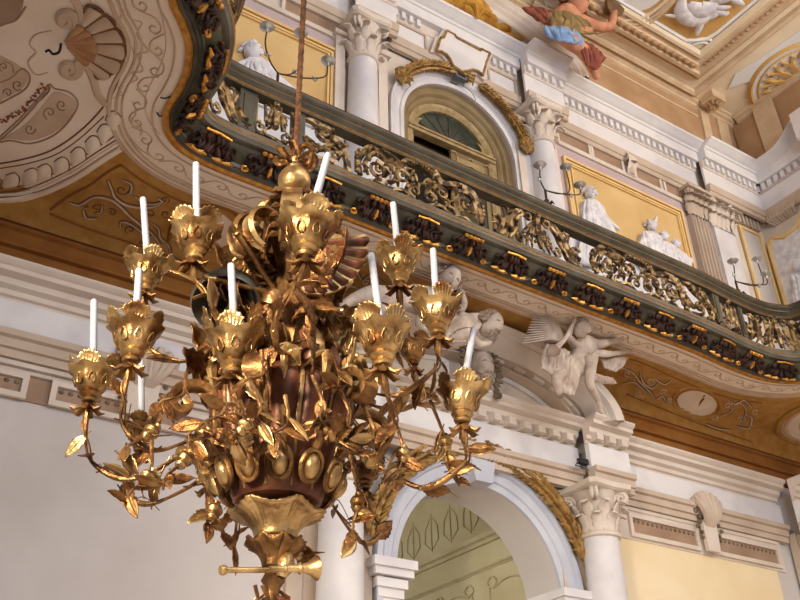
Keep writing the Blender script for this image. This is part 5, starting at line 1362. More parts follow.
# ---- painted seated figure on the ceiling holding a round frame drum
CY = 9.35
def cp(u, v, d=0): return aY(u, v, CY-d)
CG = empty('painted_ceiling_figure', cp(570, 40)); tag(CG, 'painted figure in olive and blue drapery holding up a frame drum', 'ceiling painting')
N = dict(pelvis=(cp(553, 20, 0), .32), chest=(cp(568, 19, .05), .28), neck=(cp(577, 13, .1), .12), neck2=(cp(579, 9, .1), .1), sh=(cp(586, 23, .1), .16), el=(cp(600, 27, .2), .12), el1=(cp(611, 27, .25), .11), wr=(cp(614, 14, .3), .085), ha=(cp(615, 9, .3), .07),
         sh2=(cp(568, 26, .2), .14), el2=(cp(578, 31, .3), .11), wr2=(cp(592, 30, .35), .07), kn=(cp(560, 34, .3), .2), an=(cp(585, 52, .2), .16), an1=(cp(592, 66, .15), .12), ft=(cp(598, 80, .1), .08))
cb_ = skin('body', N, chain('pelvis', 'chest', 'neck', 'neck2')+chain('chest', 'sh', 'el', 'el1', 'wr', 'ha')+chain('chest', 'sh2', 'el2', 'wr2')+chain('pelvis', 'kn', 'an', 'an1', 'ft'), 'skin_paint', CG)
head(CG, cp(577, 5, .15), .28, (.3, -.8, .2), (.2, .2, 1), 'skin_paint', curls=30, mh='hair_paint')
q = MB(); hand(q, cp(615, 9, .3), (0, 0, 1), .26, (1, 0, 0)); obj('hands', q, 'skin_paint', CG)
q = MB(); folds(q, [cp(546, 14, .3), cp(562, 11, .36), cp(580, 17, .3), cp(590, 24, .25)], [cp(552, 28, .3), cp(566, 34, .4), cp(580, 34, .36), cp(594, 34, .3)], .12, 5); obj('olive_tunic', q, 'cloth_olive', CG, solid=.04, angle=60)
q = MB(); folds(q, [cp(544, 27, .3), cp(558, 27, .42), cp(572, 28, .4)], [cp(551, 39, .3), cp(564, 42, .42), cp(578, 44, .36)], .14, 4); folds(q, [cp(572, 28, .4), cp(576, 32, .38), cp(580, 36, .36)], [cp(574, 42, .36), cp(580, 46, .34), cp(584, 50, .3)], .08, 2); obj('blue_drapery', q, 'cloth_blue', CG, solid=.04, angle=60)
q = MB(); folds(q, [cp(522, 8, .1), cp(540, 8, .2), cp(556, 14, .25)], [cp(536, 20, .15), cp(548, 24, .25), cp(560, 24, .3)], .12, 4); folds(q, [cp(578, 42, .3), cp(590, 44, .3), cp(606, 58, .15)], [cp(586, 64, .25), cp(596, 70, .2), cp(602, 62, .12)], .12, 4); obj('red_drapery', q, 'cloth_red', CG, solid=.04, angle=60)
q = MB(); c = cp(615, 4, .4); q.lathe([(.001, -.05), (.27, -.05), (.29, -.04), (.29, .04), (.27, .05), (.001, .05)], c, 24, axis=(.1, -1, -.6)); dr = obj('frame_drum', q, 'wood_tambour'); tag(dr, 'round brown frame drum held up by the painted ceiling figure', 'drum')

# ---- wrought iron candle branches on the gallery rail
def branch(u, v, tips, lab):
    x_ = aY(u, v, 8.13).x; y = 8.13 if x_ < 12 else 8.30; b = Vector((aY(u, v, y).x, y, ZR0+.29)); t = empty('candle_branch', b); tag(t, lab, 'candle holder')
    q = MB(); q.lathe([(.05, -.04), (.09, 0), (.06, .05), (.03, .09), (.045, .12), (.02, .16), (.02, .34)], b, 12)
    for k in range(5): q.tube([b+Vector((0, 0, .02)), b+Vector((.09*math.cos(k*1.26), .09*math.sin(k*1.26), .06)), b+Vector((.12*math.cos(k*1.26), .12*math.sin(k*1.26), .0))], [.02, .025, .01], 5)
    obj('stem', q, 'iron', t)
    top = b+Vector((0, 0, .33))
    for (tu, tv, dy) in tips:
        e = aY(tu, tv, y+dy); d = e-top
        pts = smooth_path([top, top+Vector((d.x*.5, d.y*.3, .02+.12*abs(d.z))), top+Vector((d.x*.95, d.y*.8, d.z*.45)), e-Vector((0, 0, .05))], 6)
        q = MB(); q.tube(pts, .011, 6); a = obj('arm', q, 'iron', t)
        q = MB(); mid = pts[len(pts)//2]
        for k in range(5): q.tube([mid, mid+Vector((.03*math.cos(k*1.26), .02, .03*math.sin(k*1.26))), mid+Vector((.05*math.cos(k*1.26), 0, .05*math.sin(k*1.26)))], [.014, .016, .006], 5)
        obj('leaf_node', q, 'pewter', a)
        q = MB(); q.lathe([(.012, -.08), (.02, -.03), (.075, -.01), (.105, .025), (.098, .03), (.045, .01), (.03, .02), (.036, .08), (.03, .08)], e, 18); obj('drip_pan', q, 'pewter', a)
branch(278, 74, [(267, 28, -.2), (301, 34, .25), (328, 62, -.1)], 'leftmost of the three iron candle branches on the gallery rail')
branch(546, 196, [(540, 166, -.2), (566, 168, .2), (580, 186, -.1)], 'middle of the three iron candle branches on the gallery rail')
branch(737, 287, [(733, 262, -.1), (757, 260, .2), (766, 275, -.1)], 'iron candle branch on the rail at the right bend')
# ================================================================== THE CHANDELIER
KX, KY = 1.63, 3.40
CH = empty('chandelier', (KX, KY, 2.3)); tag(CH, 'large gilded carved wood chandelier with leafy candle arms hanging from a rope', 'chandelier')
AXP = Vector((KX, KY, 0))
def pa(r, a, z): return Vector((KX+r*math.cos(a), KY+r*math.sin(a), z))
rnd = random.Random(11)
# rope
q = MB(); z0, z1 = 4.86, ZC-.02
n = int((z1-z0)/.018)
nr = 240*3; rows = []
def ropepoly(strand):
    P = []; R_ = []
    steps = int((z1-z0)/.03)
    for i in range(steps+1):
        z = z0+(z1-z0)*i/steps; a = i*.9+strand*2*PI/3
        P.append(Vector((KX+.006*math.cos(a), KY+.006*math.sin(a), z))); R_.append(.0125)
    return P, R_
for s_ in range(3):
    P, R_ = ropepoly(s_); q.tube(P, R_, 6)
rope = obj('chandelier_rope', q, 'rope'); tag(rope, 'twisted brown rope from the ceiling that carries the chandelier', 'rope')
# sphere and bow
q = MB(); q.ball((KX, KY, 4.71), .086, 28, 18); q.lathe([(.03, 4.78), (.045, 4.80), (.025, 4.83), (.03, 4.86), (.015, 4.88)], (KX, KY, 0), 16); obj('finial_ball', q, 'gold', CH)
q = MB()
for k in range(7):
    a = k*.9+.3; z = 4.86
    q.tube(smooth_path([pa(.015, a, z), pa(.07, a, z+.05), pa(.11, a+.3, z+.02), pa(.08, a+.6, z-.04), pa(.03, a+.4, z-.02)], 3), [.008+.012*math.sin(PI*i/12) for i in range(13)], 6, .6)
obj('rope_bow', q, 'gold_leaf_dark', CH)
# core
q = MB()
q.lathe([(.03, 4.64), (.045, 4.60), (.045, 4.54), (.07, 4.46), (.10, 4.36), (.075, 4.24), (.05, 4.12), (.07, 4.02), (.11, 3.92), (.09, 3.80), (.06, 3.70), (.10, 3.62), (.16, 3.52), (.17, 3.42), (.14, 3.36)], (KX, KY, 0), 24, mod=lambda th, z: 1+.10*math.cos(8*th))
obj('central_stem', q, 'gold_old', CH)
q = MB()
q.lathe([(.16, 3.42), (.27, 3.43), (.30, 3.38), (.27, 3.30), (.255, 3.20), (.235, 3.12), (.215, 3.05), (.20, 2.99), (.18, 2.95), (.14, 2.93)], (KX, KY, 0), 48)
body = obj('bowl_core', q, 'bole', CH)
for k in range(12):      # bulging lobes with gilt fillets between them
    a = 2*PI*(k+.15)/12; d = Vector((math.cos(a), math.sin(a), 0)); T = Vector((-d.y, d.x, 0)); q = MB(); rows = []
    prof = [(.22, 3.50, .02), (.29, 3.515, .040), (.345, 3.49, .056), (.365, 3.43, .062), (.350, 3.35, .058), (.322, 3.26, .052), (.298, 3.18, .048), (.276, 3.11, .046), (.250, 3.03, .044), (.225, 2.97, .034), (.20, 2.945, .01)]
    for r, z, w in prof:
        r *= .90; w *= .90; z = 3.0+(z-3.0)*.97
        rows.append([AXP+d*(r-.05+ .058*math.cos(t)*(w/.06))+T*(w*1.25*math.sin(t))+Vector((0, 0, z)) for t in [-PI*.62+PI*1.24*i/10 for i in range(11)]])
    q.grid(rows); lb = obj('bowl_lobe', q, 'bole', CH, angle=60)
    q = MB(); a2 = a+PI/12
    q.tube([pa(.28, a2, 3.48), pa(.30, a2, 3.42), pa(.283, a2, 3.33), pa(.247, a2, 3.20), pa(.22, a2, 3.08), pa(.19, a2, 2.97)], [.008, .012, .011, .010, .009, .007], 6)
    q.tube(smooth_path([AXP+d*r+T*x+Vector((0, 0, z)) for x, r, z in ((-.06, .27, 3.48), (-.04, .335, 3.51), (0, .348, 3.53), (.04, .335, 3.51), (.06, .27, 3.48))], 3), .012, 6)
    q.tube([AXP+d*.347+Vector((0, 0, 3.53)), AXP+d*.36+Vector((0, 0, 3.48)), AXP+d*.347+Vector((0, 0, 3.42)), AXP+d*.328+Vector((0, 0, 3.38))], [.02, .026, .016, .003], 6)
    for j in range(3):
        z = 3.24-.045*j; q.tube([AXP+d*(.305-.015*j)+Vector((0, 0, z+.03)), AXP+d*(.310-.015*j)+Vector((0, 0, z)), AXP+d*(.296-.015*j)+Vector((0, 0, z-.03))], [.004, .016-.003*j, .004], 6)
    obj('gilt_moulding', q, 'gold', lb)
for k in range(12):
    a = 2*PI*(k+.15)/12; d = Vector((math.cos(a), math.sin(a), 0)); T = Vector((-d.y, d.x, 0))
    q = MB(); rot = Vector((0, 0, 1)).rotation_difference((Vector((0, 0, 1))+d*.45).normalized()).to_matrix()
    q.ball(pa(.258, a, 3.035), .036, 14, 10, (1, 1, 1.5), rot); e = obj('egg_boss', q, 'gold', CH)
    q = MB(); c = pa(.252, a, 3.035); upv = (Vector((0, 0, 1))+d*.45).normalized()
    ring = [c+d*.005+T*(.047*math.cos(t))+upv*(.066*math.sin(t)+.004) for t in [2*PI*i/16 for i in range(17)]]
    q.tube(ring, .012, 6); q.tube([c+upv*.085, c+upv*.115+d*.015, c+upv*.15+d*.01], [.022, .026, .006], 6)
    for s in (-1, 1): q.tube([c+upv*.10, c+upv*.12+T*s*.03+d*.02, c+upv*.10+T*s*.05+d*.01], [.012, .014, .004], 5)
    obj('egg_frame', q, 'gold_old', e)
# shells under the bowl
def flare(mname, nm, z0, z1, r0, r1, r2, n=8, down=False):
    q = MB(); rows = []
    for i in range(13):
        f = i/12; z = z0+(z1-z0)*f; r = r0+(r1-r0)*f**2.2+ (r2-r1)*max(0, f-.85)/.15
        rows.append([Vector((KX+r*(1+.10*f*abs(math.sin(n*th/2))+.035*f*math.cos(n*7*th))*math.cos(th), KY+r*(1+.10*f*abs(math.sin(n*th/2))+.035*f*math.cos(n*7*th))*math.sin(th), z-.028*f*abs(math.cos(n*th/2)))) for th in [2*PI*k/112 for k in range(224)]])
    q.grid(rows, closeu=True); return obj(nm, q, mname, CH, solid=.008, angle=60)
flare('gold', 'shell_flange', 2.80, 2.93, .085, .165, .185, 6)
flare('gold_old', 'lower_shell_bowl', 2.68, 2.80, .045, .108, .116, 9)
q = MB(); q.lathe([(.085, 2.80), (.10, 2.79), (.10, 2.775), (.06, 2.77)], (KX, KY, 0), 24); q.lathe([(.05, 2.70), (.035, 2.66), (.05, 2.63), (.03, 2.60), (.022, 2.52), (.012, 2.46)], (KX, KY, 0), 16); obj('lower_stem', q, 'gold_old', CH)
q = MB(); q.lathe([(.02, -.03), (.034, .0), (.036, .03), (.024, .06), (.012, .075)], (KX+.02, KY-.05, 2.665), 14, axis=(.25, -.2, 1)); obj('bud', q, 'gold', CH)
# crossing trumpets
q = MB(); a0 = aY(223, 570, KY-.25); a1 = aY(275, 570, KY-.25); q.tube([a0, a1], .011, 12); q.lathe([(.016, -.012), (.02, 0), (.016, .012)], a0, 14, axis=(a1-a0)); obj('trumpet', q, 'gold', CH)
q = MB(); b0 = aY(270, 569, KY-.28); b1 = aY(316, 568, KY-.30); ax = (b1-b0).normalized(); L = (b1-b0).length
q.lathe([(.012, 0), (.013, L*.3), (.018, L*.32), (.013, L*.36), (.015, L*.6), (.024, L*.64), (.016, L*.68), (.024, L*.86), (.044, L*.97), (.048, L*1.02), (.040, L*1.03), (.016, L*.93), (.004, L*.88)], b0, 20, axis=ax); obj('trumpet', q, 'gold', CH)
# S-scroll ribbons
def ribbon(path, wid, a, mname, nm, parent=CH, th=.012, edge=True):
    """path in the radial plane (r,z) at angle a, ribbon of width wid"""
    P = smooth_path([(r, z, 0) for r, z in path], 5); d = Vector((math.cos(a), math.sin(a), 0)); T = Vector((-d.y, d.x, 0)); q = MB(); rows = []; m_ = len(P)
    for i, p in enumerate(P):
        t = (P[min(i+1, m_-1)]-P[max(i-1, 0)]).normalized(); nrm = Vector((t.y, -t.x)); w = wid*(.45+.55*math.sin(PI*min(1, (i+1)/m_*1.05)))
        def W_(x, h): return AXP+d*(p.x+nrm.x*h)+Vector((0, 0, p.y+nrm.y*h))+T*x
        rows.append([W_(-w, th), W_(-w*.8, th*1.9), W_(-w*.55, th*.9), W_(-w*.25, th*1.1), W_(0, th*1.6), W_(w*.25, th*1.1), W_(w*.55, th*.9), W_(w*.8, th*1.9), W_(w, th), W_(w, -th), W_(0, -th), W_(-w, -th)])
    b = q.grid(rows, closeu=True); q.cap([b+k for k in range(12)]); q.cap([b+(m_-1)*12+k for k in range(12)][::-1])
    return obj(nm, q, mname, parent, angle=50)
for k in range(8):   # upright swelling lobes above the bowl
    a = 2*PI*k/8+math.radians(-84); d = Vector((math.cos(a), math.sin(a), 0)); T = Vector((-d.y, d.x, 0)); q = MB(); rows = []
    for i in range(13):
        t = i/12; z = 3.46+.27*t; w = .052*math.sin(PI*(.12+.80*t))**.6; r = .20+.075*math.sin(PI*(.1+.85*t))
        rows.append([AXP+d*(r-.04+.055*math.cos(u_))+T*(w*math.sin(u_))+Vector((0, 0, z)) for u_ in [-PI*.7+PI*1.4*j/10 for j in range(11)]])
    q.grid(rows); lb = obj('upright_lobe', q, 'bole', CH, angle=60)
    q = MB(); rows = []
    for i in range(11):
        t = .08+.84*i/10; z = 3.46+.27*t; r = .20+.075*math.sin(PI*(.1+.85*t))+.020; w = .020*math.sin(PI*i/10)+.004
        rows.append([AXP+d*(r-.004*abs(x))+T*(w*x)+Vector((0, 0, z)) for x in (-1, -.5, 0, .5, 1)])
    q.grid(rows); q.tube([AXP+d*(.20+.075*math.sin(PI*(.1+.85*t))-.035)+T*.052*math.sin(PI*(.12+.80*t))**.6+Vector((0, 0, 3.46+.27*t)) for t in [j/12 for j in range(13)]], .007, 5)
    obj('gilt_strip', q, 'gold', lb)
for k in (2, 4):   # big volutes over the bowl
    a = 2*PI*k/6+math.radians(-100)
    sp = [(.20+x, 3.58+z*1.35) for x, z in spiral((0, 0), .105, 1.25, -PI*.55, 1, 12)]
    rb = ribbon([(.10, 3.38), (.20, 3.40)]+sp, .058, a, 'gold', 'volute_scroll')
    q = MB(); d = Vector((math.cos(a), math.sin(a), 0)); T = Vector((-d.y, d.x, 0))
    for s in (-1, 1): q.tube([AXP+d*(.20+x)+Vector((0, 0, 3.58+z*1.35))+T*s*.058 for x, z in spiral((0, 0), .108, 1.2, -PI*.55, 1, 22)], .009, 6)
    obj('volute_edge', q, 'bole', rb)
for k in range(6):   # outward C-scrolls at the rim
    a = 2*PI*(k+.5)/6+math.radians(-100)
    ribbon([(.26, 3.36), (.36, 3.44), (.46, 3.42), (.50, 3.35), (.46, 3.30), (.41, 3.33), (.43, 3.37)], .045, a, 'gold_old', 'rim_scroll')
# drooping acanthus scrolls below the ball
for k, (da, s) in enumerate([(0, 1), (58, .9), (118, 1), (180, .95), (240, 1), (300, .9)]):
    a = math.radians(-118+da)
    rb = ribbon([(.025, 4.60), (.07, 4.60), (.13*s, 4.54), (.19*s, 4.42), (.18*s, 4.28), (.23*s, 4.17), (.31*s, 4.16), (.33*s, 4.22), (.28*s, 4.25)], .055, a, 'gold', 'acanthus_scroll', th=.010)
    q = MB(); d = Vector((math.cos(a), math.sin(a), 0)); T = Vector((-d.y, d.x, 0))
    for sd in (-1, 1):
        for j, z in enumerate((4.56, 4.50, 4.43, 4.36, 4.28, 4.21)):
            b = AXP+d*(.11+.02*j)+Vector((0, 0, z))+T*sd*.045
            q.tube([b, b+T*sd*.03+d*.03+Vector((0, 0, -.02)), b+T*sd*.055+d*.05+Vector((0, 0, -.05))], [.012, .018, .004], 5)
    obj('leaf_fringe', q, 'gold_old', rb)
# large ring scroll left of the stem and scallop shell at the right
def arcscroll(c, r, y, a0, a1, w, mname, nm):
    q = MB(); rows = []
    for i in range(31):
        a = a0+(a1-a0)*i/30; d = Vector((math.cos(a), 0, math.sin(a))); ww = w*(.4+.6*math.sin(PI*(i+1)/32))
        P = [(-ww, 0), (-ww*.7, .02), (-ww*.3, .006), (ww*.3, .006), (ww*.7, .02), (ww, 0), (0, -.014)]
        rows.append([c+d*(r+h)+Vector((0, b_, 0)) for b_, h in P])
    q.grid(rows, closeu=True); return obj(nm, q, mname, CH, angle=50)
c = aY(268, 230, KY-.12); arcscroll(c, .10, 0, PI*.35, PI*1.45, .05, 'gold', 'ring_scroll')
c = aY(258, 240, KY-.02); arcscroll(c, .13, 0, PI*.45, PI*1.35, .045, 'gold_old', 'ring_scroll')
c = aY(322, 238, KY-.05); arcscroll(c, .12, 0, -PI*.5, PI*.35, .05, 'gold_old', 'ring_scroll')
def fan(c, e0, e1, nrm, r, n, mname, nm, a0, a1):
    q = MB(); rows = []; c = Vector(c)
    for i in range(n*6+1):
        t = i/(n*6); a = a0+(a1-a0)*t; ph = abs(math.sin(PI*i/6)); 
        rows.append([c+(Vector(e0)*math.cos(a)+Vector(e1)*math.sin(a))*r*s*(1+.05*ph*(s > .8))+Vector(nrm)*(.10*r*ph*s+.35*r*s*s) for s in (.12, .35, .6, .85, 1)])
    q.grid(rows); o = obj(nm, q, mname, CH, solid=.008, angle=60)
    q = MB()
    for j in range(n+1):
        a = a0+(a1-a0)*j/n; q.tube([c+(Vector(e0)*math.cos(a)+Vector(e1)*math.sin(a))*r*s+Vector(nrm)*(.35*r*s*s) for s in (.12, .35, .6, .85, 1.02)], [.003, .006, .008, .010, .010], 5)
    q.tube([c+(Vector(e0)*math.cos(a)+Vector(e1)*math.sin(a))*r*1.03+Vector(nrm)*.35*r for a in [a0+(a1-a0)*i/40 for i in range(41)]], .010, 5)
    obj('shell_rib', q, 'gold', o)
fan(aY(300, 240, KY-.25), (1, 0, 0), (0, .3, -.95), (.2, -.6, .2), .29, 8, 'bole', 'scallop_shell', -.25, 1.5)
fan(aY(300, 262, KY+.1), (-1, .1, 0), (0, .4, -.9), (-.2, .3, .2), .22, 7, 'bole', 'scallop_shell', .0, 1.4)
# rods, small horns and the dull metal bell
def rod(p0, p1, r, nm, mname, horn=0):
    q = MB(); ax = (p1-p0); L = ax.length
    if horn: q.lathe([(r*.7, 0), (r*.8, L*.55), (r*1.3, L*.62), (r*.9, L*.68), (r*1.2, L*.86), (r*horn, L), (r*horn*.9, L*1.01), (r*.8, L*.9)], p0, 14, axis=ax)
    else: q.lathe([(r, 0), (r, L*.1), (r*1.5, L*.12), (r, L*.14), (r*.85, L*.9), (r*1.3, L)], p0, 12, axis=ax)
    obj(nm, q, mname, CH)
rod(aY(231, 225, KY-.15), aY(276, 292, KY-.02), .014, 'carved_rod', 'gold_old'); rod(aY(203, 277, KY-.1), aY(290, 297, KY), .012, 'carved_rod', 'gold')
rod(aY(270, 292, KY), aY(343, 311, KY-.2), .011, 'carved_rod', 'gold'); rod(aY(290, 354, KY-.15), aY(331, 334, KY-.28), .012, 'small_horn', 'gold', 3)
rod(aY(310, 340, KY-.1), aY(316, 232, KY-.1), .010, 'carved_rod', 'gold_old')
q = MB(); c = aY(228, 296, KY+.12); q.lathe([(.03, .09), (.10, .07), (.15, .01), (.17, -.07), (.16, -.10), (.14, -.08), (.05, .04)], c, 28, axis=(.25, .5, 1)); obj('metal_smoke_bell', q, 'dull_metal', CH)
q = MB(); c = aY(273, 300, KY-.12); q.lathe([(.001, .05), (.035, .045), (.05, .01), (.052, -.03), (.04, -.035)], c, 20, axis=(.1, -.4, 1)); obj('small_bell_cap', q, 'gold_old', CH)

# ---- leaves
def leafmesh(b, d, nrm, L, w, curl=.25, serr=False):
    d = Vector(d).normalized(); nrm = Vector(nrm); nrm = (nrm-d*nrm.dot(d)).normalized(); s = d.cross(nrm); q = MB(); rows = []
    N_ = 12
    for i in range(N_+1):
        t = i/N_; ww = w*math.sin(PI*t**.80)**.85*(1 if not serr else 1+.20*(i % 2)); ww = max(ww, .001)
        c = Vector(b)+d*(L*t)-nrm*(curl*L*t*t)
        rows.append([c+s*(k*ww)+nrm*(abs(k)*ww*.16+.03*w*math.sin(i*1.9)*abs(k)) for k in (-1, -.66, -.33, 0, .33, .66, 1)])
    q.grid(rows); q.tube([r[3]+nrm*.001 for r in rows[:-1]], [.0035-.002*i/N_ for i in range(N_)], 4)
    q.tube([Vector(b)-d*.03, Vector(b)], .003, 4)
    return q
LEAFMATS = ['gold', 'gold_leaf_dark', 'gold_old', 'gold_leaf_dark']
nleaf = 0
def leaf(parent, b, d, L=None, w=None, m_=None, lab=None):
    global nleaf
    nleaf += 1
    L = L or rnd.uniform(.10, .15); w = w or L*rnd.uniform(.20, .27)
    nv = Vector((rnd.uniform(-1, 1), rnd.uniform(-1.2, .2), rnd.uniform(-.4, 1)))
    return obj('leaf', leafmesh(b, d, nv, L, w, rnd.uniform(-.05, .22), rnd.random() < .35), m_ or rnd.choice(LEAFMATS), parent, solid=.002, angle=60)
def knop(parent, c, ax, s=1.0):
    q = MB(); q.lathe([(.010, -.055), (.018, -.05), (.013, -.04), (.030, -.025), (.038, -.005), (.030, .012), (.018, .016), (.026, .03), (.020, .042), (.010, .05)], (0, 0, 0), 18)
    rot = Vector((0, 0, 1)).rotation_difference(Vector(ax)).to_matrix(); q.v = [Vector(c)+rot @ (v*s) for v in q.v]
    return obj('turned_knop', q, 'gold', parent)
def cup(parent, c, s=1.0, tilt=(0, 0, 1), rot0=0, dark=False):
    """flower-shaped candle cup; c is the middle of the bowl"""
    R_ = Vector((0, 0, 1)).rotation_difference(Vector(tilt)).to_matrix()
    def X_(v): return Vector(c)+R_ @ (Vector(v)*s)
    mm = 'gold' if not dark else 'gold_old'
    q = MB(); NF = 8
    prof = [(.014, -.098), (.030, -.094), (.036, -.084), (.024, -.076), (.040, -.068), (.046, -.058), (.034, -.050), (.044, -.044), (.060, -.028), (.072, -.008), (.079, .014), (.088, .032), (.106, .044), (.112, .050), (.104, .055), (.082, .048), (.03, .02), (.001, .02)]
    rows = []
    for r, z in prof:
        f = min(1, max(0, (z+.045)/.05)); row = []
        for k in range(48):
            th = 2*PI*k/48; u_ = ((th-rot0) % (2*PI/NF))-PI/NF
            pol = math.cos(PI/NF)/math.cos(u_); lip = max(0, (z-.03)/.03)
            rr = r*(1+f*(pol-1)*1.25+.03*lip*math.cos(NF*(th-rot0)))
            row.append(X_((rr*math.cos(th), rr*math.sin(th), z+.006*lip*math.cos(NF*(th-rot0)))))
        rows.append(row)
    q.grid(rows, closeu=True)
    for k in range(NF):   # embossed drops
        a = rot0+2*PI*(k+.5)/NF; d = Vector((math.cos(a), math.sin(a), 0)); T = Vector((-d.y, d.x, 0)); o_ = d*.0715+Vector((0, 0, -.006)); u_ = (Vector((0, 0, 1))+d*.36).normalized()
        ring = []
        for i in range(15):
            t = 2*PI*i/14; ring.append(X_(o_+T*.0125*math.sin(t)*(1-.45*math.cos(t))+u_*(.024*math.cos(t))))
        q.tube(ring, .0030*s, 5)
    cu = obj('candle_cup', q, mm, parent, angle=40)
    q = MB()
    for k in range(5):   # crown of scalloped shell leaves standing inside the lip
        a = rot0+.3+2*PI*k/5; hh = rnd.uniform(.9, 1.1); ln = rnd.uniform(.2, 1.1); rows = []
        for i in range(8):
            t = i/7; row = []
            for j in range(31):
                x = (j-15)/15; lob = abs(math.cos(x*PI*3)); aa = a+x*(.34+.20*t)
                top = (1-.38*x*x)
                rad = .068+.016*t+.030*ln*t*t*t+.0055*lob*(.3+.7*t); z = .030+.088*hh*t*top-.020*ln*t*t*t+.008*lob*t*t
                row.append(X_((rad*math.cos(aa), rad*math.sin(aa), z)))
            rows.append(row)
        q.grid(rows)
    obj('leaf_crown', q, mm, parent, solid=.005*s, angle=70)
    q = MB(); q.lathe([(.022, .02), (.026, .05), (.022, .055), (.018, .05), (.001, .05)], (0, 0, 0), 14); q.v = [X_(v) for v in q.v]; obj('candle_socket', q, 'lamp_black', parent)
    return cu
cand_n = 0
def candle(base, u, v, lab):
    """from socket up to the pixel (u,v) of the tip, in the cup's own vertical plane"""
    top = aY(u, v, base.y); ax = top-base; L = ax.length
    q = MB(); q.lathe([(.017, 0), (.0165, L*.5), (.0158, L-.006), (.013, L), (.004, L-.003), (.0015, L-.003)], base, 18, axis=ax)
    o = obj('candle', q, 'candle_wax'); tag(o, lab, 'candle', None)
    q = MB(); ax.normalize(); q.tube([top-ax*.004, top+ax*.008, top+ax*.014+Vector((.003, 0, 0))], .0016, 5); obj('wick', q, 'wick', o)
    # candle parts share the candle's origin
    return o
ARMS = [  # cup centre px, width px, candle tip px or None, depth nudge, label
    ((196, 240), 52, (196, 163), 'white candle in the upper left gilded cup nearest the gallery border'),
    ((147, 274), 44, (143, 198), 'white candle standing before the ochre painted scrolls, second cup from top left'),
    ((134, 340), 55, (139, 269), 'white candle in the leafy left cup directly below the small second one'),
    ((92, 382), 48, (94, 300), 'white candle in the leftmost cup against the pale cornice'),
    ((234, 350), 60, (231, 264), 'white candle in the large cup at centre left of the chandelier'),
    ((307, 236), 62, (328, 154), 'tilted white candle in the topmost cup in front of the stem'),
    ((399, 266), 47, (393, 203), 'white candle before the dark gallery cornice at the upper right of the chandelier'),
    ((382, 342), 61, (371, 254), 'tilted white candle in the big cup right of the chandelier centre'),
    ((437, 316), 50, (433, 249), 'white candle in the cup beside the stucco curly-haired head'),
    ((462, 402), 52, (474, 328), 'tilted white candle in the rightmost cup before the arched pediment'),
    ((141, 436), 36, (141, 360), 'white candle half hidden behind leaves at lower left of the chandelier'),
    ((345, 382), 34, (345, 318), 'white candle on the far side between centre and the big right cup'),
    ((366, 474), 36, (381, 440), 'short white candle hidden among leaves above the small lower right cup'),
    ((209, 470), 36, None, 'none'),
    ((413, 352), 34, None, 'none'),
]
C0 = 4.20
arm_i = 0
for (u, v), wpx, tip, lab in ARMS:
    r_ = ray(u, v).normalized(); dist = C0*(52/wpx)**.55 if wpx > 40 else C0*1.13
    c = EYE+r_*dist
    q2 = c-AXP; ang = math.atan2(q2.y, q2.x); rad = math.hypot(q2.x, q2.y)
    s = 1.04*wpx*dist/916.5/.225
    A = None
    # stem: from under the cup down in a bow, back up to the core
    low = (c.z-.42*s*(1 if rad > .35 else .6)); rr = rad
    out = Vector((math.cos(ang), math.sin(ang), 0))
    zc = max(3.30, min(3.75, c.z-.25)) if c.z < 4.0 else c.z-.55
    core = pa(.14, ang, zc if c.z < 4 else max(3.7, c.z-.42))
    tw = rnd.choice((-1, 1))*.10; T = Vector((-out.y, out.x, 0))
    base = c-Vector((0, 0, .098*s))
    pts = [base, base+Vector((0, 0, -.12))+T*tw*.3, base-out*.03+Vector((0, 0, -.24))+T*tw, base-out*(rad*.25)+Vector((0, 0, -.33))+T*tw*.8, base.lerp(core, .62)+Vector((0, 0, -.16)), base.lerp(core, .85)+Vector((0, 0, -.02)), core]
    P = smooth_path(pts, 6); m_ = len(P)
    q = MB(); q.tube(P, [.010+.004*math.sin(i*.5) for i in range(m_)], 8)
    # a second tendril twisting round
    q.tube([p+Vector((.016*math.cos(i*.6), .016*math.sin(i*.6), .004*math.sin(i))) for i, p in enumerate(P)], .0045, 5)
    A = obj('candle_arm', q, 'gold_old', CH)
    tl = (0, 0, 1) if tip is None else (aY(tip[0], tip[1], c.y)-c).normalized()
    tl = (Vector((0, 0, 1))*.75+Vector(tl)*.25).normalized()
    cup(A, c, s, tl, rnd.uniform(0, 1), dark=(wpx < 40))
    if tip: candle(c+Vector(tl)*.045*s, tip[0], tip[1], lab)
    # husk under the cup
    q = MB()
    for k in range(6):
        a = k*PI/3; d = Vector((math.cos(a), math.sin(a), 0))
        q.tube([base+Vector((0, 0, .0)), base+d*.025*s+Vector((0, 0, -.02)), base+d*.055*s+Vector((0, 0, -.045)), base+d*.075*s+Vector((0, 0, -.035))], [.008, .018*s, .016*s, .003], 6, .5)
    obj('leaf_husk', q, 'gold_old', A)
    knop(A, P[int(m_*.66)], P[int(m_*.66)+1]-P[int(m_*.66)-1], .95)
    for j, f in enumerate((.20, .30, .40, .50, .60, .76, .88)):
        i = int(m_*f); d = Vector((rnd.uniform(-1, 1), rnd.uniform(-1, 1), rnd.uniform(-1, .5)))+out*.3
        leaf(A, P[i], d, L=rnd.uniform(.10, .15)*(1 if rad > .4 else .85))
    for j in range(2):
        i = int(m_*rnd.uniform(.3, .9)); d = Vector((rnd.uniform(-1, 1), rnd.uniform(-1, 0), rnd.uniform(-.6, .4))).normalized(); q = MB()
        q.tube(smooth_path([P[i], P[i]+d*.06+Vector((0, 0, .02)), P[i]+d*.14+Vector((0, 0, rnd.uniform(-.06, .06)))], 3), .0022, 4); obj('tendril', q, 'gold_leaf_dark', A)
    arm_i += 1
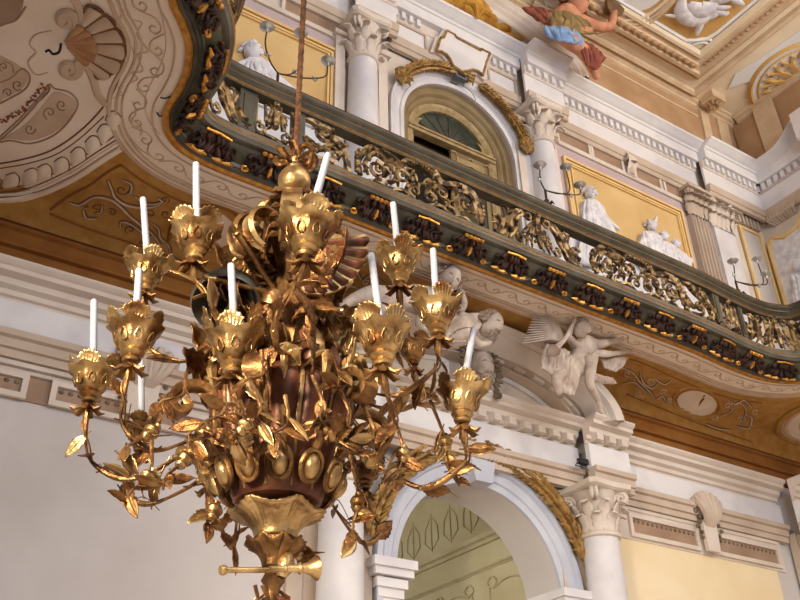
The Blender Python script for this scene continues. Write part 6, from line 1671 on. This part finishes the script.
# large acanthus sprays filling the middle of the chandelier
def spray(c, d, L, mname):
    q = MB(); c = Vector(c); d = Vector(d).normalized(); nv = Vector((rnd.uniform(-1, 1), -1, rnd.uniform(-.2, 1))); nv = (nv-d*nv.dot(d)).normalized(); s = d.cross(nv); rows = []
    N_ = 14
    for i in range(N_+1):
        t = i/N_; w = L*.30*math.sin(PI*(t*.86+.10))*(1+.22*math.cos(i*PI)) ; cc = c+d*L*t*(1-.2*t)+nv*(L*.55*t*t*t)
        rows.append([cc+s*k*w+nv*(-.3*w*(1-abs(k))+.12*w*math.cos(k*9)) for k in (-1, -.75, -.5, -.25, 0, .25, .5, .75, 1)])
    q.grid(rows); return obj('acanthus_spray', q, mname, CH, solid=.006, angle=60)
for k in range(44):
    a = rnd.uniform(0, 2*PI); z = rnd.choice((3.45, 3.55, 3.65, 3.8, 3.95, 4.1)); r0 = .10+.10*(z < 3.7)
    spray(pa(r0, a, z), (math.cos(a), math.sin(a), rnd.uniform(-.35, .6)), rnd.uniform(.20, .34), rnd.choice(('gold_old', 'gold_leaf_dark', 'gold', 'gold_leaf_dark', 'gold_old')))
# hanging leaf stems at the bottom and between the arms, placed where the foliage thins out
def sprig(p0, p1, nl, lab=None, kn=True):
    q = MB(); P = smooth_path([p0, p0.lerp(p1, .35)+Vector((.03, 0, -.04)), p0.lerp(p1, .75)+Vector((-.02, -.02, -.03)), p1], 5); q.tube(P, [.009-.004*i/len(P) for i in range(len(P))], 6); S_ = obj('leafy_stem', q, 'gold_old', CH)
    for j in range(nl):
        i = int(len(P)*(.3+.7*j/nl)); i = min(i, len(P)-1); leaf(S_, P[i], Vector((rnd.uniform(-1, 1), rnd.uniform(-1, .5), rnd.uniform(-1.2, .1))), L=rnd.uniform(.09, .13))
    if kn: knop(S_, P[6], P[7]-P[5], .9)
    return S_
for (u0, v0, u1, v1, y, n_) in ((205, 480, 213, 528, 3.2, 5), (350, 455, 356, 545, 3.1, 5), (152, 440, 128, 505, 3.4, 5), (190, 420, 163, 490, 3.2, 5), (395, 420, 402, 480, 3.1, 4), (430, 400, 455, 480, 3.1, 6),
                              (290, 530, 302, 556, 3.45, 3),  (255, 585, 250, 625, 3.35, 5), (262, 585, 275, 630, 3.3, 4), (165, 395, 118, 460, 3.3, 4), (240, 400, 235, 440, 3.0, 4)):
    sprig(aY(u0, v0, y), aY(u1, v1, y), n_)
for (u0, v0, u1, v1, y) in ((225, 385, 200, 430, 2.95), (250, 380, 262, 425, 2.9), (285, 395, 275, 440, 2.88), (312, 375, 325, 425, 2.9), (338, 385, 352, 430, 2.95), (215, 410, 190, 445, 3.0), (262, 350, 246, 385, 2.95), (330, 350, 342, 392, 2.95), (360, 400, 380, 445, 3.0), (186, 372, 160, 405, 3.2)):
    sprig(aY(u0, v0, y), aY(u1, v1, y), 4, kn=False)
q = MB()
for k in range(16):
    a = k*2.4; p = pa(.02, a, 2.60-.012*k)
    q.tube([p, p+Vector((.05*math.cos(a), .05*math.sin(a), -.03)), p+Vector((.06*math.cos(a), .06*math.sin(a), -.09))], [.008, .02, .003], 6, .4)
obj('leaf_tassel', q, 'bole', CH)
print('leaves', nleaf)
# ---- promote painted strips on the gallery from loose groups to parts of it
def adopt(root, parent, lab=True):
    ch = list(root.children); main = ch[0]; lo = Vector(root.location)
    main.parent = parent; main.location = lo-Vector(parent.location)
    for c_ in ch[1:]: c_.parent = main
    bpy.data.objects.remove(root)
for r_ in (S1, S2, S3, md, M): adopt(r_, G)
GROUPS = {'candle': 'candles in the chandelier cups', 'column': 'stone columns of the hall walls', 'candle_branch': 'iron candle branches on the gallery rail', 'wall_bracket': 'leafy brackets of the lower frieze',
          'wall_console': 'small consoles of the upper frieze', 'statue_relief': 'white statues on the yellow panels', 'ceiling_hook': 'hooks in the painted soffit', 'floodlight': 'small floodlights on the wall',
          'leaf_garland': 'gilded leaf garlands over the arches', 'gilded_rosette': 'ends of the door garland', 'fluted_pilaster': 'fluted tan pilasters'}
for o in list(COL.objects):
    if o.parent is None and 'label' in o.keys():
        base = o.name.split('.')[0]
        if base in GROUPS: o['group'] = GROUPS[base]
